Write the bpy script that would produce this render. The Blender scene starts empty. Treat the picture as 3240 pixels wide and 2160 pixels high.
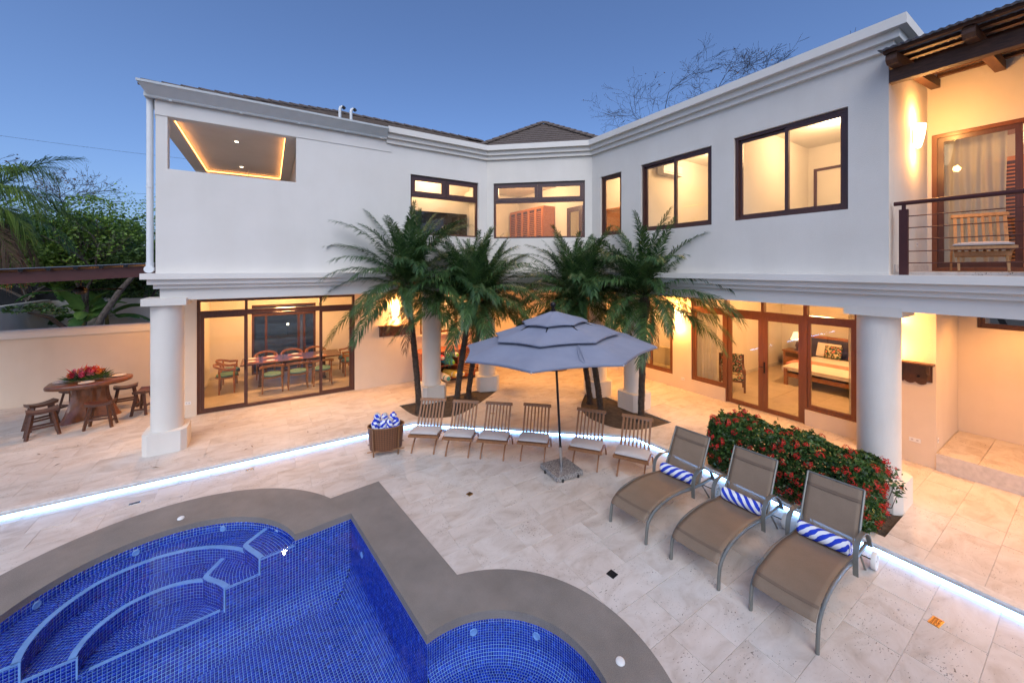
import bpy, math, random
import numpy as np
from mathutils import Vector, Matrix
from mathutils.geometry import delaunay_2d_cdt
random.seed(7); RNG = np.random.default_rng(7)
SC = bpy.context.scene
COL = SC.collection
R = math.radians
# ------------------------------------------------------------------ camera
cam_d = bpy.data.cameras.new('camera'); cam = bpy.data.objects.new('camera', cam_d); COL.objects.link(cam)
cam.location = (0, 0, 3.5); cam.rotation_euler = (R(90), 0, R(-32.4))
cam_d.sensor_width = 36; cam_d.lens = 13.424; cam_d.shift_y = -0.0710
cam_d.clip_start = 0.05; cam_d.clip_end = 2000
SC.camera = cam
# ------------------------------------------------------------------ sky, sun, exposure
W = bpy.data.worlds.new('World'); SC.world = W; W.use_nodes = True
nt = W.node_tree; nt.nodes.clear()
sky = nt.nodes.new('ShaderNodeTexSky'); sky.sky_type = 'NISHITA'; sky.sun_disc = False
SUN_EL, SUN_AZ = R(46), R(211)          # low sun behind the camera (azimuth from +y towards +x)
sky.sun_elevation = SUN_EL; sky.sun_rotation = SUN_AZ
sky.air_density = 0.8; sky.dust_density = 2.6; sky.ozone_density = 4.0
bg = nt.nodes.new('ShaderNodeBackground'); bg.inputs['Strength'].default_value = 0.143
wo = nt.nodes.new('ShaderNodeOutputWorld')
tint = nt.nodes.new('ShaderNodeMix'); tint.data_type = 'RGBA'; tint.blend_type = 'MULTIPLY'; tint.inputs[0].default_value = 1.0; tint.inputs[7].default_value = (1.04, 1.16, 1.36, 1)
nt.links.new(sky.outputs[0], tint.inputs[6]); nt.links.new(tint.outputs[2], bg.inputs[0]); nt.links.new(bg.outputs[0], wo.inputs[0])
sl = bpy.data.lights.new('sun', 'SUN'); sl.energy = 1.12; sl.angle = R(52); sl.color = (1.0, .91, .72)
so = bpy.data.objects.new('sun', sl); COL.objects.link(so)
el = SUN_EL; az = SUN_AZ
sd = Vector((math.sin(az) * math.cos(el), math.cos(az) * math.cos(el), math.sin(el)))
so.rotation_euler = (-sd).to_track_quat('-Z', 'Y').to_euler(); so.location = (0, -5, 20)
SC.view_settings.view_transform = 'Standard'; SC.view_settings.look = 'None'
SC.view_settings.exposure = 0.0; SC.view_settings.gamma = 1.0
SC.render.engine = 'CYCLES'
SC.cycles.use_denoising = True
SC.cycles.use_adaptive_sampling = True; SC.cycles.adaptive_threshold = .025; SC.cycles.adaptive_min_samples = 12
SC.cycles.max_bounces = 7; SC.cycles.diffuse_bounces = 3; SC.cycles.glossy_bounces = 3
SC.cycles.transparent_max_bounces = 12; SC.cycles.transmission_bounces = 4
SC.cycles.caustics_reflective = False; SC.cycles.caustics_refractive = False
SC.cycles.sample_clamp_indirect = 6.0
# ------------------------------------------------------------------ helpers
def link(o, parent=None):
    COL.objects.link(o)
    if parent is not None: o.parent = parent
    return o
def tag(o, label=None, cat=None, group=None, kind=None):
    if label: o['label'] = label
    if cat: o['category'] = cat
    if group: o['group'] = group
    if kind: o['kind'] = kind
    return o
def thing(name, label, cat, loc=(0, 0, 0), rz=0.0, group=None, parent=None):
    o = bpy.data.objects.new(name, None); o.empty_display_size = .1
    link(o, parent); o.location = loc; o.rotation_euler = (0, 0, rz)
    return tag(o, label, cat, group)
def copy_tree(o, parent=None):
    c = o.copy(); COL.objects.link(c); c.parent = parent
    for ch in list(o.children): copy_tree(ch, c)
    return c
class MB:
    """collects geometry for one mesh"""
    def __init__(s): s.v = []; s.f = []
    def add(s, vs, fs):
        b = len(s.v); s.v.extend([tuple(p) for p in vs]); s.f.extend([tuple(i + b for i in f) for f in fs]); return s
    def box(s, x0, x1, y0, y1, z0, z1):
        return s.add([(x0, y0, z0), (x1, y0, z0), (x1, y1, z0), (x0, y1, z0), (x0, y0, z1), (x1, y0, z1), (x1, y1, z1), (x0, y1, z1)],
                     [(0, 3, 2, 1), (4, 5, 6, 7), (0, 1, 5, 4), (1, 2, 6, 5), (2, 3, 7, 6), (3, 0, 4, 7)])
    def bbox(s, x0, x1, y0, y1, z0, z1, b=.01):
        """box with chamfered vertical and top edges"""
        p = [(x0 + b, y0), (x1 - b, y0), (x1, y0 + b), (x1, y1 - b), (x1 - b, y1), (x0 + b, y1), (x0, y1 - b), (x0, y0 + b)]
        cx, cy = (x0 + x1) / 2, (y0 + y1) / 2
        q = [(x + (b if x < cx else -b) * .7, y + (b if y < cy else -b) * .7) for x, y in p]
        vs = [(x, y, z0) for x, y in p] + [(x, y, z1 - b) for x, y in p] + [(x, y, z1) for x, y in q]
        fs = [tuple(range(7, -1, -1)), tuple(range(16, 24))]
        for k in range(2):
            for i in range(8):
                j = (i + 1) % 8; fs.append((k * 8 + i, k * 8 + j, k * 8 + 8 + j, k * 8 + 8 + i))
        return s.add(vs, fs)
    def obox(s, M, hx, hy, hz):
        vs = [M @ Vector((a * hx, b * hy, c * hz)) for c in (-1, 1) for a, b in ((-1, -1), (1, -1), (1, 1), (-1, 1))]
        return s.add(vs, [(0, 3, 2, 1), (4, 5, 6, 7), (0, 1, 5, 4), (1, 2, 6, 5), (2, 3, 7, 6), (3, 0, 4, 7)])
    def bar(s, p, q, w, h, up=(0, 0, 1)):
        p = Vector(p); q = Vector(q); d = (q - p); L = d.length; d.normalize(); u = Vector(up)
        x = d.cross(u)
        if x.length < 1e-4: x = d.cross(Vector((1, 0, 0)))
        x.normalize(); z = x.cross(d)
        M = Matrix((( x.x, d.x, z.x, (p.x + q.x) / 2), (x.y, d.y, z.y, (p.y + q.y) / 2), (x.z, d.z, z.z, (p.z + q.z) / 2), (0, 0, 0, 1)))
        return s.obox(M, w / 2, L / 2, h / 2)
    def tube(s, path, r, n=8, cap=True, flat=1.0):
        P = [Vector(p) for p in path]; m = len(P); rs = r if isinstance(r, (list, tuple)) else [r] * m
        up = None; rings = []
        for i in range(m):
            d = (P[min(i + 1, m - 1)] - P[max(i - 1, 0)])
            if d.length < 1e-9: d = Vector((0, 0, 1))
            d.normalize()
            if up is None:
                up = Vector((0, 0, 1)) if abs(d.z) < .9 else Vector((1, 0, 0))
            x = d.cross(up); x.normalize(); y = x.cross(d); y.normalize(); up = y
            rings.append([P[i] + x * (rs[i] * math.cos(2 * math.pi * k / n)) + y * (rs[i] * flat * math.sin(2 * math.pi * k / n)) for k in range(n)])
        vs = [p for rg in rings for p in rg]; fs = []
        for i in range(m - 1):
            for k in range(n):
                a = i * n + k; b = i * n + (k + 1) % n; fs.append((a, b, b + n, a + n))
        if cap: fs += [tuple(range(n - 1, -1, -1)), tuple(range((m - 1) * n, m * n))]
        return s.add(vs, fs)
    def lathe(s, prof, n=24, c=(0, 0, 0), sx=1.0, sy=1.0):
        vs = []; fs = []; m = len(prof)
        for r, z in prof:
            for k in range(n):
                a = 2 * math.pi * k / n; vs.append((c[0] + r * sx * math.cos(a), c[1] + r * sy * math.sin(a), c[2] + z))
        for i in range(m - 1):
            for k in range(n):
                a = i * n + k; b = i * n + (k + 1) % n; fs.append((a, b, b + n, a + n))
        if prof[0][0] > 1e-6: fs.append(tuple(range(n - 1, -1, -1)))
        if prof[-1][0] > 1e-6: fs.append(tuple(range((m - 1) * n, m * n)))
        return s.add(vs, fs)
    def prism(s, poly, z0, z1):
        n = len(poly); vs = [(x, y, z0) for x, y in poly] + [(x, y, z1) for x, y in poly]
        fs = [tuple(range(n - 1, -1, -1)), tuple(range(n, 2 * n))] + [(i, (i + 1) % n, n + (i + 1) % n, n + i) for i in range(n)]
        return s.add(vs, fs)
    def sheet(s, tris_v, tris_f, z0, z1):
        """solid between z0 and z1 from a flat triangulation"""
        n = len(tris_v); vs = [(x, y, z0) for x, y in tris_v] + [(x, y, z1) for x, y in tris_v]; fs = []; cnt = {}
        for f in tris_f:
            fs.append(tuple(i + n for i in f)); fs.append(tuple(reversed(f)))
            for i in range(len(f)):
                a, b = f[i], f[(i + 1) % len(f)]; cnt[(a, b)] = cnt.get((a, b), 0) + 1
        for (a, b) in cnt:
            if (b, a) not in cnt: fs.append((a, b, b + n, a + n))
        return s.add(vs, fs)
    def sweep(s, path, prof, closed=False):
        """profile [(outward, z)] along a plan path; outward is to the right of travel; mitred"""
        P = [Vector((p[0], p[1])) for p in path]; m = len(P); offs = []
        for i in range(m):
            a = (P[i] - P[i - 1]).normalized() if i > 0 else None
            b = (P[i + 1] - P[i]).normalized() if i < m - 1 else None
            if a is None: a = b
            if b is None: b = a
            na = Vector((a.y, -a.x)); nb = Vector((b.y, -b.x)); t = (na + nb); t = t / max(t.dot(na), .2)
            offs.append(t)
        k = len(prof); vs = []
        for i in range(m):
            for o, z in prof: vs.append((P[i].x + offs[i].x * o, P[i].y + offs[i].y * o, z))
        fs = []
        for i in range(m - 1):
            for j in range(k):
                jj = (j + 1) % k
                fs.append((i * k + j, i * k + jj, (i + 1) * k + jj, (i + 1) * k + j))
        fs += [tuple(range(k)), tuple(range(m * k - 1, (m - 1) * k - 1, -1))]
        return s.add(vs, fs)
    def frame(s, x0, x1, z0, z1, w, y0, y1):
        s.box(x0, x0 + w, y0, y1, z0, z1); s.box(x1 - w, x1, y0, y1, z0, z1)
        s.box(x0 + w, x1 - w, y0 + .001, y1 - .001, z0, z0 + w); s.box(x0 + w, x1 - w, y0 + .001, y1 - .001, z1 - w, z1); return s
    def sphere(s, c, r, n=12, m=8, sz=1.0):
        return s.lathe([(r * math.sin(math.pi * i / m) if 0 < i < m else 0.0, -r * sz * math.cos(math.pi * i / m)) for i in range(m + 1)], n, c)
    def mesh(s, name, mat=None, smooth=False):
        me = bpy.data.meshes.new(name); me.from_pydata(s.v, [], s.f)
        if smooth:
            me.polygons.foreach_set('use_smooth', [True] * len(me.polygons))
            try: me.set_sharp_from_angle(angle=R(35))
            except Exception: pass
        me.validate(verbose=False)
        if mat: me.materials.append(mat)
        me.update(); return me
    def build(s, name, mat=None, parent=None, smooth=False, loc=None, rot=None):
        o = bpy.data.objects.new(name, s.mesh(name, mat, smooth)); link(o, parent)
        if loc is not None: o.location = loc
        if rot is not None: o.rotation_euler = rot
        return o
def inst(name, me, parent=None, loc=(0, 0, 0), rot=(0, 0, 0), scale=None):
    o = bpy.data.objects.new(name, me); link(o, parent); o.location = loc; o.rotation_euler = rot
    if scale is not None: o.scale = scale if isinstance(scale, (tuple, list)) else (scale,) * 3
    return o
def np_mesh(name, V, F, mat=None, fattr=None):
    """quads or tris from numpy arrays, quickly"""
    me = bpy.data.meshes.new(name); k = F.shape[1]
    me.vertices.add(len(V)); me.vertices.foreach_set('co', np.ascontiguousarray(V, dtype=np.float32).ravel())
    me.loops.add(F.size); me.loops.foreach_set('vertex_index', np.ascontiguousarray(F, dtype=np.int32).ravel())
    me.polygons.add(len(F)); me.polygons.foreach_set('loop_start', np.arange(0, F.size, k, dtype=np.int32))
    me.polygons.foreach_set('loop_total', np.full(len(F), k, dtype=np.int32))
    me.update(calc_edges=True)
    if fattr is not None:
        a = me.attributes.new('rnd', 'FLOAT', 'FACE'); a.data.foreach_set('value', np.ascontiguousarray(fattr, dtype=np.float32))
    if mat: me.materials.append(mat)
    return me
def inpoly(p, poly):
    x, y = p; c = False; j = len(poly) - 1
    for i in range(len(poly)):
        xi, yi = poly[i]; xj, yj = poly[j]
        if (yi > y) != (yj > y) and x < (xj - xi) * (y - yi) / (yj - yi) + xi: c = not c
        j = i
    return c
def cdt(loops, keep):
    """triangulate plan loops and keep the triangles whose centre passes keep(p)"""
    vs = []; es = []
    for lp in loops:
        b = len(vs); n = len(lp); vs += [Vector((p[0], p[1])) for p in lp]; es += [(b + i, b + (i + 1) % n) for i in range(n)]
    ov, oe, of, *_ = delaunay_2d_cdt(vs, es, [], 0, 1e-5)
    fs = []
    for f in of:
        c = ((ov[f[0]].x + ov[f[1]].x + ov[f[2]].x) / 3, (ov[f[0]].y + ov[f[1]].y + ov[f[2]].y) / 3)
        if keep(c):
            a, b, d = [ov[i] for i in f]
            f = tuple(f)
            if (b.x - a.x) * (d.y - a.y) - (b.y - a.y) * (d.x - a.x) < 0: f = f[::-1]
            fs.append(f)
    used = sorted({i for f in fs for i in f}); mp = {u: k for k, u in enumerate(used)}
    return [(ov[u].x, ov[u].y) for u in used], [tuple(mp[i] for i in f) for f in fs]
def arc(cx, cy, r, a0, a1, n):
    return [(cx + r * math.cos(R(a0 + (a1 - a0) * i / n)), cy + r * math.sin(R(a0 + (a1 - a0) * i / n))) for i in range(n + 1)]
def spline(pts, n=8):
    P = [Vector(p) for p in pts]; out = []
    for i in range(len(P) - 1):
        p0, p1, p2, p3 = P[max(i - 1, 0)], P[i], P[i + 1], P[min(i + 2, len(P) - 1)]
        for k in range(n):
            t = k / n
            out.append(.5 * ((2 * p1) + (p2 - p0) * t + (2 * p0 - 5 * p1 + 4 * p2 - p3) * t * t + (3 * p1 - p0 - 3 * p2 + p3) * t ** 3))
    out.append(P[-1]); return out
# ------------------------------------------------------------------ materials
MATS = {}
def newmat(name):
    m = bpy.data.materials.new(name); m.use_nodes = True; t = m.node_tree
    b = t.nodes['Principled BSDF']; MATS[name] = m; return m, t, b
def N(t, typ, **kw):
    n = t.nodes.new(typ)
    for k, v in kw.items():
        if k in n.inputs: n.inputs[k].default_value = v
        else: setattr(n, k, v)
    return n
def ramp(t, fac, stops):
    r = t.nodes.new('ShaderNodeValToRGB'); e = r.color_ramp.elements
    while len(e) > 1: e.remove(e[-1])
    e[0].position = stops[0][0]; e[0].color = (*stops[0][1], 1)
    for p, c in stops[1:]:
        k = e.new(p); k.color = (*c, 1)
    t.links.new(fac, r.inputs[0]); return r
def coords(t, kind='Object', scale=(1, 1, 1)):
    tc = t.nodes.new('ShaderNodeTexCoord'); mp = t.nodes.new('ShaderNodeMapping'); mp.inputs['Scale'].default_value = scale
    t.links.new(tc.outputs[kind], mp.inputs[0]); return mp.outputs[0]
def noise(t, vec, scale, detail=4, rough=.55):
    n = t.nodes.new('ShaderNodeTexNoise'); n.inputs['Scale'].default_value = scale; n.inputs['Detail'].default_value = detail
    n.inputs['Roughness'].default_value = rough; t.links.new(vec, n.inputs['Vector']); return n
def bump(t, b, h, strength=.3, dist=.01):
    n = t.nodes.new('ShaderNodeBump'); n.inputs['Strength'].default_value = strength; n.inputs['Distance'].default_value = dist
    t.links.new(h, n.inputs['Height']); t.links.new(n.outputs[0], b.inputs['Normal']); return n
def mix(t, fac, a, b, typ='MIX'):
    n = t.nodes.new('ShaderNodeMix'); n.data_type = 'RGBA'; n.blend_type = typ
    if hasattr(fac, 'links') or hasattr(fac, 'is_linked'): t.links.new(fac, n.inputs[0])
    else: n.inputs[0].default_value = fac
    for s, i in ((a, 6), (b, 7)):
        if isinstance(s, tuple): n.inputs[i].default_value = (*s, 1)
        else: t.links.new(s, n.inputs[i])
    return n.outputs[2]
def simple(name, col, rough=.5, metal=0.0, var=.12, vs=6.0, bs=0.0, bscale=60, spec=.5, coat=0.0):
    m, t, b = newmat(name); v = coords(t)
    n = noise(t, v, vs)
    lo = tuple(max(0, c * (1 - var)) for c in col); hi = tuple(min(1, c * (1 + var)) for c in col)
    r = ramp(t, n.outputs[0], [(.3, lo), (.7, hi)]); t.links.new(r.outputs[0], b.inputs['Base Color'])
    b.inputs['Roughness'].default_value = rough; b.inputs['Metallic'].default_value = metal
    b.inputs['Specular IOR Level'].default_value = spec; b.inputs['Coat Weight'].default_value = coat
    if bs: bump(t, b, noise(t, v, bscale, 3).outputs[0], bs, .005)
    return m
def wood(name, c0, c1, rough=.45, axis=(1, 1, 14), scale=3.0, coat=0.0):
    m, t, b = newmat(name); v = coords(t, 'Object', axis)
    oi = t.nodes.new('ShaderNodeObjectInfo'); ad = N(t, 'ShaderNodeVectorMath', operation='ADD')
    t.links.new(v, ad.inputs[0]); t.links.new(oi.outputs['Random'], ad.inputs[1])
    n = noise(t, ad.outputs[0], scale, 6, .65); n.inputs['Distortion'].default_value = .6
    r = ramp(t, n.outputs[0], [(.25, c0), (.5, tuple((a + b2) / 2 for a, b2 in zip(c0, c1))), (.75, c1)])
    t.links.new(r.outputs[0], b.inputs['Base Color']); b.inputs['Roughness'].default_value = rough
    b.inputs['Coat Weight'].default_value = coat; b.inputs['Coat Roughness'].default_value = .2
    bump(t, b, n.outputs[0], .15, .003); return m
def emit(name, col, s):
    m = bpy.data.materials.new(name); m.use_nodes = True; t = m.node_tree; t.nodes.clear()
    e = t.nodes.new('ShaderNodeEmission'); e.inputs[0].default_value = (*col, 1); e.inputs[1].default_value = s
    o = t.nodes.new('ShaderNodeOutputMaterial'); t.links.new(e.outputs[0], o.inputs[0]); MATS[name] = m; return m
def leafmat(name, c0, c1, rough=.45, trans=.25, scale=3.0):
    m, t, b = newmat(name); v = coords(t, 'Object')
    n = noise(t, v, scale, 3); g = t.nodes.new('ShaderNodeNewGeometry')
    mx = N(t, 'ShaderNodeMath', operation='ADD'); t.links.new(n.outputs[0], mx.inputs[0])
    ml = N(t, 'ShaderNodeMath', operation='MULTIPLY_ADD'); t.links.new(g.outputs['Random Per Island'], ml.inputs[0]); ml.inputs[1].default_value = .6; ml.inputs[2].default_value = -.3
    t.links.new(ml.outputs[0], mx.inputs[1])
    r = ramp(t, mx.outputs[0], [(.2, c0), (.8, c1)]); t.links.new(r.outputs[0], b.inputs['Base Color'])
    b.inputs['Roughness'].default_value = rough
    tr = t.nodes.new('ShaderNodeBsdfTranslucent'); t.links.new(r.outputs[0], tr.inputs[0])
    ms = t.nodes.new('ShaderNodeMixShader'); ms.inputs[0].default_value = trans
    t.links.new(b.outputs[0], ms.inputs[1]); t.links.new(tr.outputs[0], ms.inputs[2])
    t.links.new(ms.outputs[0], t.nodes['Material Output'].inputs[0]); return m

# stucco: trowelled white render with fine grain and faint weathering
m, t, b = newmat('stucco'); v = coords(t)
r1 = ramp(t, noise(t, v, 1.1, 5).outputs[0], [(.3, (.70, .665, .605)), (.7, (.76, .725, .665))])
vs_ = coords(t, 'Object', (1.1, 1.1, .22)); r2 = ramp(t, noise(t, vs_, 1.6, 6, .6).outputs[0], [(.28, (.955, .95, .945)), (.55, (1, 1, 1))])
t.links.new(mix(t, 1.0, r1.outputs[0], r2.outputs[0], 'MULTIPLY'), b.inputs['Base Color']); b.inputs['Roughness'].default_value = .9; b.inputs['Specular IOR Level'].default_value = .2
bump(t, b, noise(t, v, 75, 4, .75).outputs[0], .55, .008)
# the ground floor and garden walls are painted a creamier tone
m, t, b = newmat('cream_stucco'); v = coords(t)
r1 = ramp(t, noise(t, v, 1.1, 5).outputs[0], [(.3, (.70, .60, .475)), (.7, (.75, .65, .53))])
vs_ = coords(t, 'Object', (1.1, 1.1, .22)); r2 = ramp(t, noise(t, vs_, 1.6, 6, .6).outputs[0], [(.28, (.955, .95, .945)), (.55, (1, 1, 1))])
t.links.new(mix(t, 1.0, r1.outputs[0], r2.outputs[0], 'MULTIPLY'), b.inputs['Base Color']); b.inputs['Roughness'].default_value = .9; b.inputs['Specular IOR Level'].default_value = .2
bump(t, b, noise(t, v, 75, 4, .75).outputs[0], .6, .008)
m, t, b = newmat('smooth_render'); v = coords(t)
r1 = ramp(t, noise(t, v, .8, 5).outputs[0], [(.3, (.705, .675, .62)), (.7, (.77, .74, .69))])
vs_ = coords(t, 'Object', (.9, .9, .2)); r2 = ramp(t, noise(t, vs_, 1.5, 6, .6).outputs[0], [(.28, (.965, .962, .96)), (.55, (1, 1, 1))])
t.links.new(mix(t, 1.0, r1.outputs[0], r2.outputs[0], 'MULTIPLY'), b.inputs['Base Color']); b.inputs['Roughness'].default_value = .85; b.inputs['Specular IOR Level'].default_value = .2
bump(t, b, noise(t, v, 60, 3, .6).outputs[0], .08, .004)
simple('interior_wall', (.80, .75, .68), .85, var=.03, vs=1.5)
simple('interior_ceiling', (.80, .77, .72), .9, var=.02)
# travertine: cream stone, veins along the slab, dark pits; each slab differs
def travertine(name, lo, mid, hi, pit):
    m, t, b = newmat(name); tc = t.nodes.new('ShaderNodeTexCoord'); oi = t.nodes.new('ShaderNodeObjectInfo')
    gp = t.nodes.new('ShaderNodeNewGeometry')
    ad = N(t, 'ShaderNodeVectorMath', operation='ADD'); sc = N(t, 'ShaderNodeVectorMath', operation='SCALE'); sc.inputs[3].default_value = 37.0
    cb = N(t, 'ShaderNodeCombineXYZ'); t.links.new(oi.outputs['Random'], cb.inputs[0]); t.links.new(oi.outputs['Random'], cb.inputs[1]); t.links.new(oi.outputs['Random'], cb.inputs[2])
    t.links.new(cb.outputs[0], sc.inputs[0]); t.links.new(gp.outputs['Position'], ad.inputs[0]); t.links.new(sc.outputs[0], ad.inputs[1])
    mp = N(t, 'ShaderNodeMapping'); mp.inputs['Scale'].default_value = (1, 1.8, 1); t.links.new(ad.outputs[0], mp.inputs[0])
    n1 = noise(t, mp.outputs[0], 2.2, 7, .62); n1.inputs['Distortion'].default_value = .8
    c1 = ramp(t, n1.outputs[0], [(.22, tuple(c * .72 for c in lo)), (.34, lo), (.50, mid), (.7, hi)])
    n2 = noise(t, gp.outputs['Position'], .55, 3)          # broad staining over the whole floor
    c2 = ramp(t, n2.outputs[0], [(.35, (.88, .83, .80)), (.6, (1, 1, 1))])
    col = mix(t, .8, c1.outputs[0], c2.outputs[0], 'MULTIPLY')
    r3 = ramp(t, oi.outputs['Random'], [(0, (.95, .94, .93)), (1, (1.0, .995, .99))])
    col = mix(t, 1.0, col, r3.outputs[0], 'MULTIPLY')
    mp2 = N(t, 'ShaderNodeMapping'); mp2.inputs['Scale'].default_value = (1, 1.9, 1); t.links.new(ad.outputs[0], mp2.inputs[0])
    n3 = noise(t, mp2.outputs[0], 38, 3, .6); n4 = noise(t, ad.outputs[0], 2.6, 2)
    sm = N(t, 'ShaderNodeMath', operation='MULTIPLY_ADD'); t.links.new(n4.outputs[0], sm.inputs[0]); sm.inputs[1].default_value = .28; t.links.new(n3.outputs[0], sm.inputs[2])
    pr = ramp(t, sm.outputs[0], [(pit, (0, 0, 0)), (pit + .035, (1, 1, 1))])
    col = mix(t, pr.outputs[0], col, (.16, .125, .10))
    t.links.new(col, b.inputs['Base Color']); b.inputs['Roughness'].default_value = .55; b.inputs['Specular IOR Level'].default_value = .35
    iv = N(t, 'ShaderNodeMath', operation='SUBTRACT'); iv.inputs[0].default_value = 1.0; t.links.new(pr.outputs[0], iv.inputs[1])
    bump(t, b, iv.outputs[0], .6, .006); return m
travertine('travertine', (.535, .475, .42), (.635, .588, .542), (.705, .668, .628), .805)
simple('grout', (.56, .50, .455), .9, var=.2, vs=20)
simple('riser_stone', (.62, .58, .54), .7, var=.12, vs=14, bs=.3, bscale=40)
m, t, b = newmat('coping_concrete'); v = coords(t)
n1 = noise(t, v, 2.0, 6, .6); n2 = noise(t, v, 160, 2)
c = mix(t, .35, ramp(t, n1.outputs[0], [(.25, (.14, .122, .105)), (.5, (.205, .182, .158)), (.75, (.27, .242, .213))]).outputs[0], ramp(t, n2.outputs[0], [(.35, (.1, .09, .085)), (.65, (.36, .33, .30))]).outputs[0])
t.links.new(c, b.inputs['Base Color']); b.inputs['Roughness'].default_value = .8; bump(t, b, n2.outputs[0], .3, .004)
m, t, b = newmat('soil'); v = coords(t); n1 = noise(t, v, 9, 6, .7); n2 = noise(t, v, 70, 3)
t.links.new(ramp(t, n1.outputs[0], [(.3, (.045, .035, .027)), (.7, (.12, .09, .065))]).outputs[0], b.inputs['Base Color'])
b.inputs['Roughness'].default_value = 1; bump(t, b, n2.outputs[0], 1, .03)
simple('garden_earth', (.075, .06, .045), 1, var=.4, vs=1.2, bs=.6, bscale=12)
wood('dark_frame', (.052, .019, .014), (.10, .038, .026), .35, (12, 12, 1), 3, .2)
wood('red_frame', (.13, .042, .018), (.21, .075, .032), .35, (8, 8, 1), 3, .25)
wood('teak', (.18, .072, .030), (.33, .152, .064), .5, (10, 10, 2), 4)
wood('teak_light', (.38, .19, .075), (.55, .31, .14), .45, (10, 10, 2), 4)
wood('rustic_wood', (.045, .016, .010), (.13, .050, .028), .4, (3, 3, 3), 5, .3)
wood('table_wood', (.10, .030, .012), (.25, .085, .028), .3, (3, 3, 2), 4, .5)
wood('dining_wood', (.24, .09, .03), (.40, .175, .065), .35, (5, 5, 2), 4, .3)
wood('beam_wood', (.045, .018, .009), (.12, .05, .025), .6, (2, 12, 12), 3)
wood('beam_wood_lengthwise', (.045, .018, .009), (.12, .05, .025), .6, (12, 2, 12), 3)
wood('louvre_wood', (.34, .115, .035), (.52, .20, .065), .4, (3, 3, 10), 3, .3)
wood('cabinet_wood', (.36, .075, .025), (.50, .13, .045), .35, (3, 3, 10), 3, .3)
wood('dark_wood', (.05, .018, .010), (.10, .04, .02), .35, (6, 6, 2), 4, .3)
wood('basket_strip', (.16, .07, .028), (.30, .15, .06), .5, (3, 3, 10), 4)
simple('oxide_metal', (.075, .022, .020), .45, .3, var=.1)
simple('white_metal', (.72, .74, .74), .45, var=.03)
simple('gutter_metal', (.55, .58, .58), .45, .1, var=.04)
simple('lounger_metal', (.20, .205, .19), .4, .5, var=.06)
simple('black_metal', (.012, .012, .014), .35, .5, var=.1)
simple('steel', (.55, .55, .56), .25, 1, var=.06)
simple('brass', (.50, .33, .13), .3, 1, var=.2, vs=40)
simple('black_plastic', (.012, .012, .013), .4, var=.1)
simple('white_plastic', (.78, .78, .76), .35, var=.03)
simple('ceramic', (.82, .82, .83), .15, var=.01)
simple('tv_screen', (.01, .012, .016), .2, var=.05)
simple('roof_tile', (.125, .095, .078), .85, var=.35, vs=5, bs=.4, bscale=50)
simple('sheet_metal', (.13, .15, .19), .4, .6, var=.1)
simple('float_green', (.25, .62, .06), .35, var=.1); simple('float_white', (.8, .8, .72), .35, var=.05)
simple('float_yellow', (.75, .58, .12), .35, var=.1); simple('float_pink', (.75, .06, .12), .35, var=.1); simple('float_teal', (.05, .35, .40), .35, var=.1)
simple('mat_coir', (.13, .085, .035), 1, var=.3, vs=60, bs=.8, bscale=200)
simple('bedding', (.80, .74, .68), .9, var=.03, bs=.2, bscale=20); simple('throw_pink', (.72, .27, .20), .9, var=.06)
simple('seat_teal', (.085, .20, .19), .7, var=.1, bs=.1, bscale=90)
simple('sofa_cream', (.62, .52, .33), .9, var=.05)
simple('cushion_cream', (.52, .485, .475), .9, var=.04, bs=.2, bscale=140)
simple('headboard_blue', (.045, .04, .075), .5, var=.1)
simple('interior_floor', (.52, .43, .33), .35, var=.12, vs=2.5)
simple('mirror_glass', (.6, .55, .42), .08, .8, var=.03)
simple('lamp_fabric', (.75, .60, .36), .9, var=.03)
simple('slot_black', (.02, .02, .02), .9)
# woven sling of the loungers: fine mesh
m, t, b = newmat('sling'); v = coords(t, 'Object'); w1 = N(t, 'ShaderNodeTexWave'); w1.inputs['Scale'].default_value = 90; w1.bands_direction = 'X'
w2 = N(t, 'ShaderNodeTexWave'); w2.inputs['Scale'].default_value = 90; w2.bands_direction = 'Y'
t.links.new(v, w1.inputs['Vector']); t.links.new(v, w2.inputs['Vector'])
ml = N(t, 'ShaderNodeMath', operation='MULTIPLY'); t.links.new(w1.outputs['Fac'], ml.inputs[0]); t.links.new(w2.outputs['Fac'], ml.inputs[1])
n1 = noise(t, v, 5, 3)
c = mix(t, .35, ramp(t, ml.outputs[0], [(0, (.17, .115, .075)), (1, (.36, .27, .195))]).outputs[0], ramp(t, n1.outputs[0], [(.3, (.21, .15, .10)), (.7, (.29, .215, .155))]).outputs[0])
t.links.new(c, b.inputs['Base Color']); b.inputs['Roughness'].default_value = .65
tp = N(t, 'ShaderNodeBsdfTransparent'); ms = N(t, 'ShaderNodeMixShader'); ms.inputs[0].default_value = .10
t.links.new(b.outputs[0], ms.inputs[1]); t.links.new(tp.outputs[0], ms.inputs[2]); t.links.new(ms.outputs[0], t.nodes['Material Output'].inputs[0])
simple('sling_hem', (.15, .105, .075), .8, var=.1, bs=.2, bscale=120)
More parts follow.
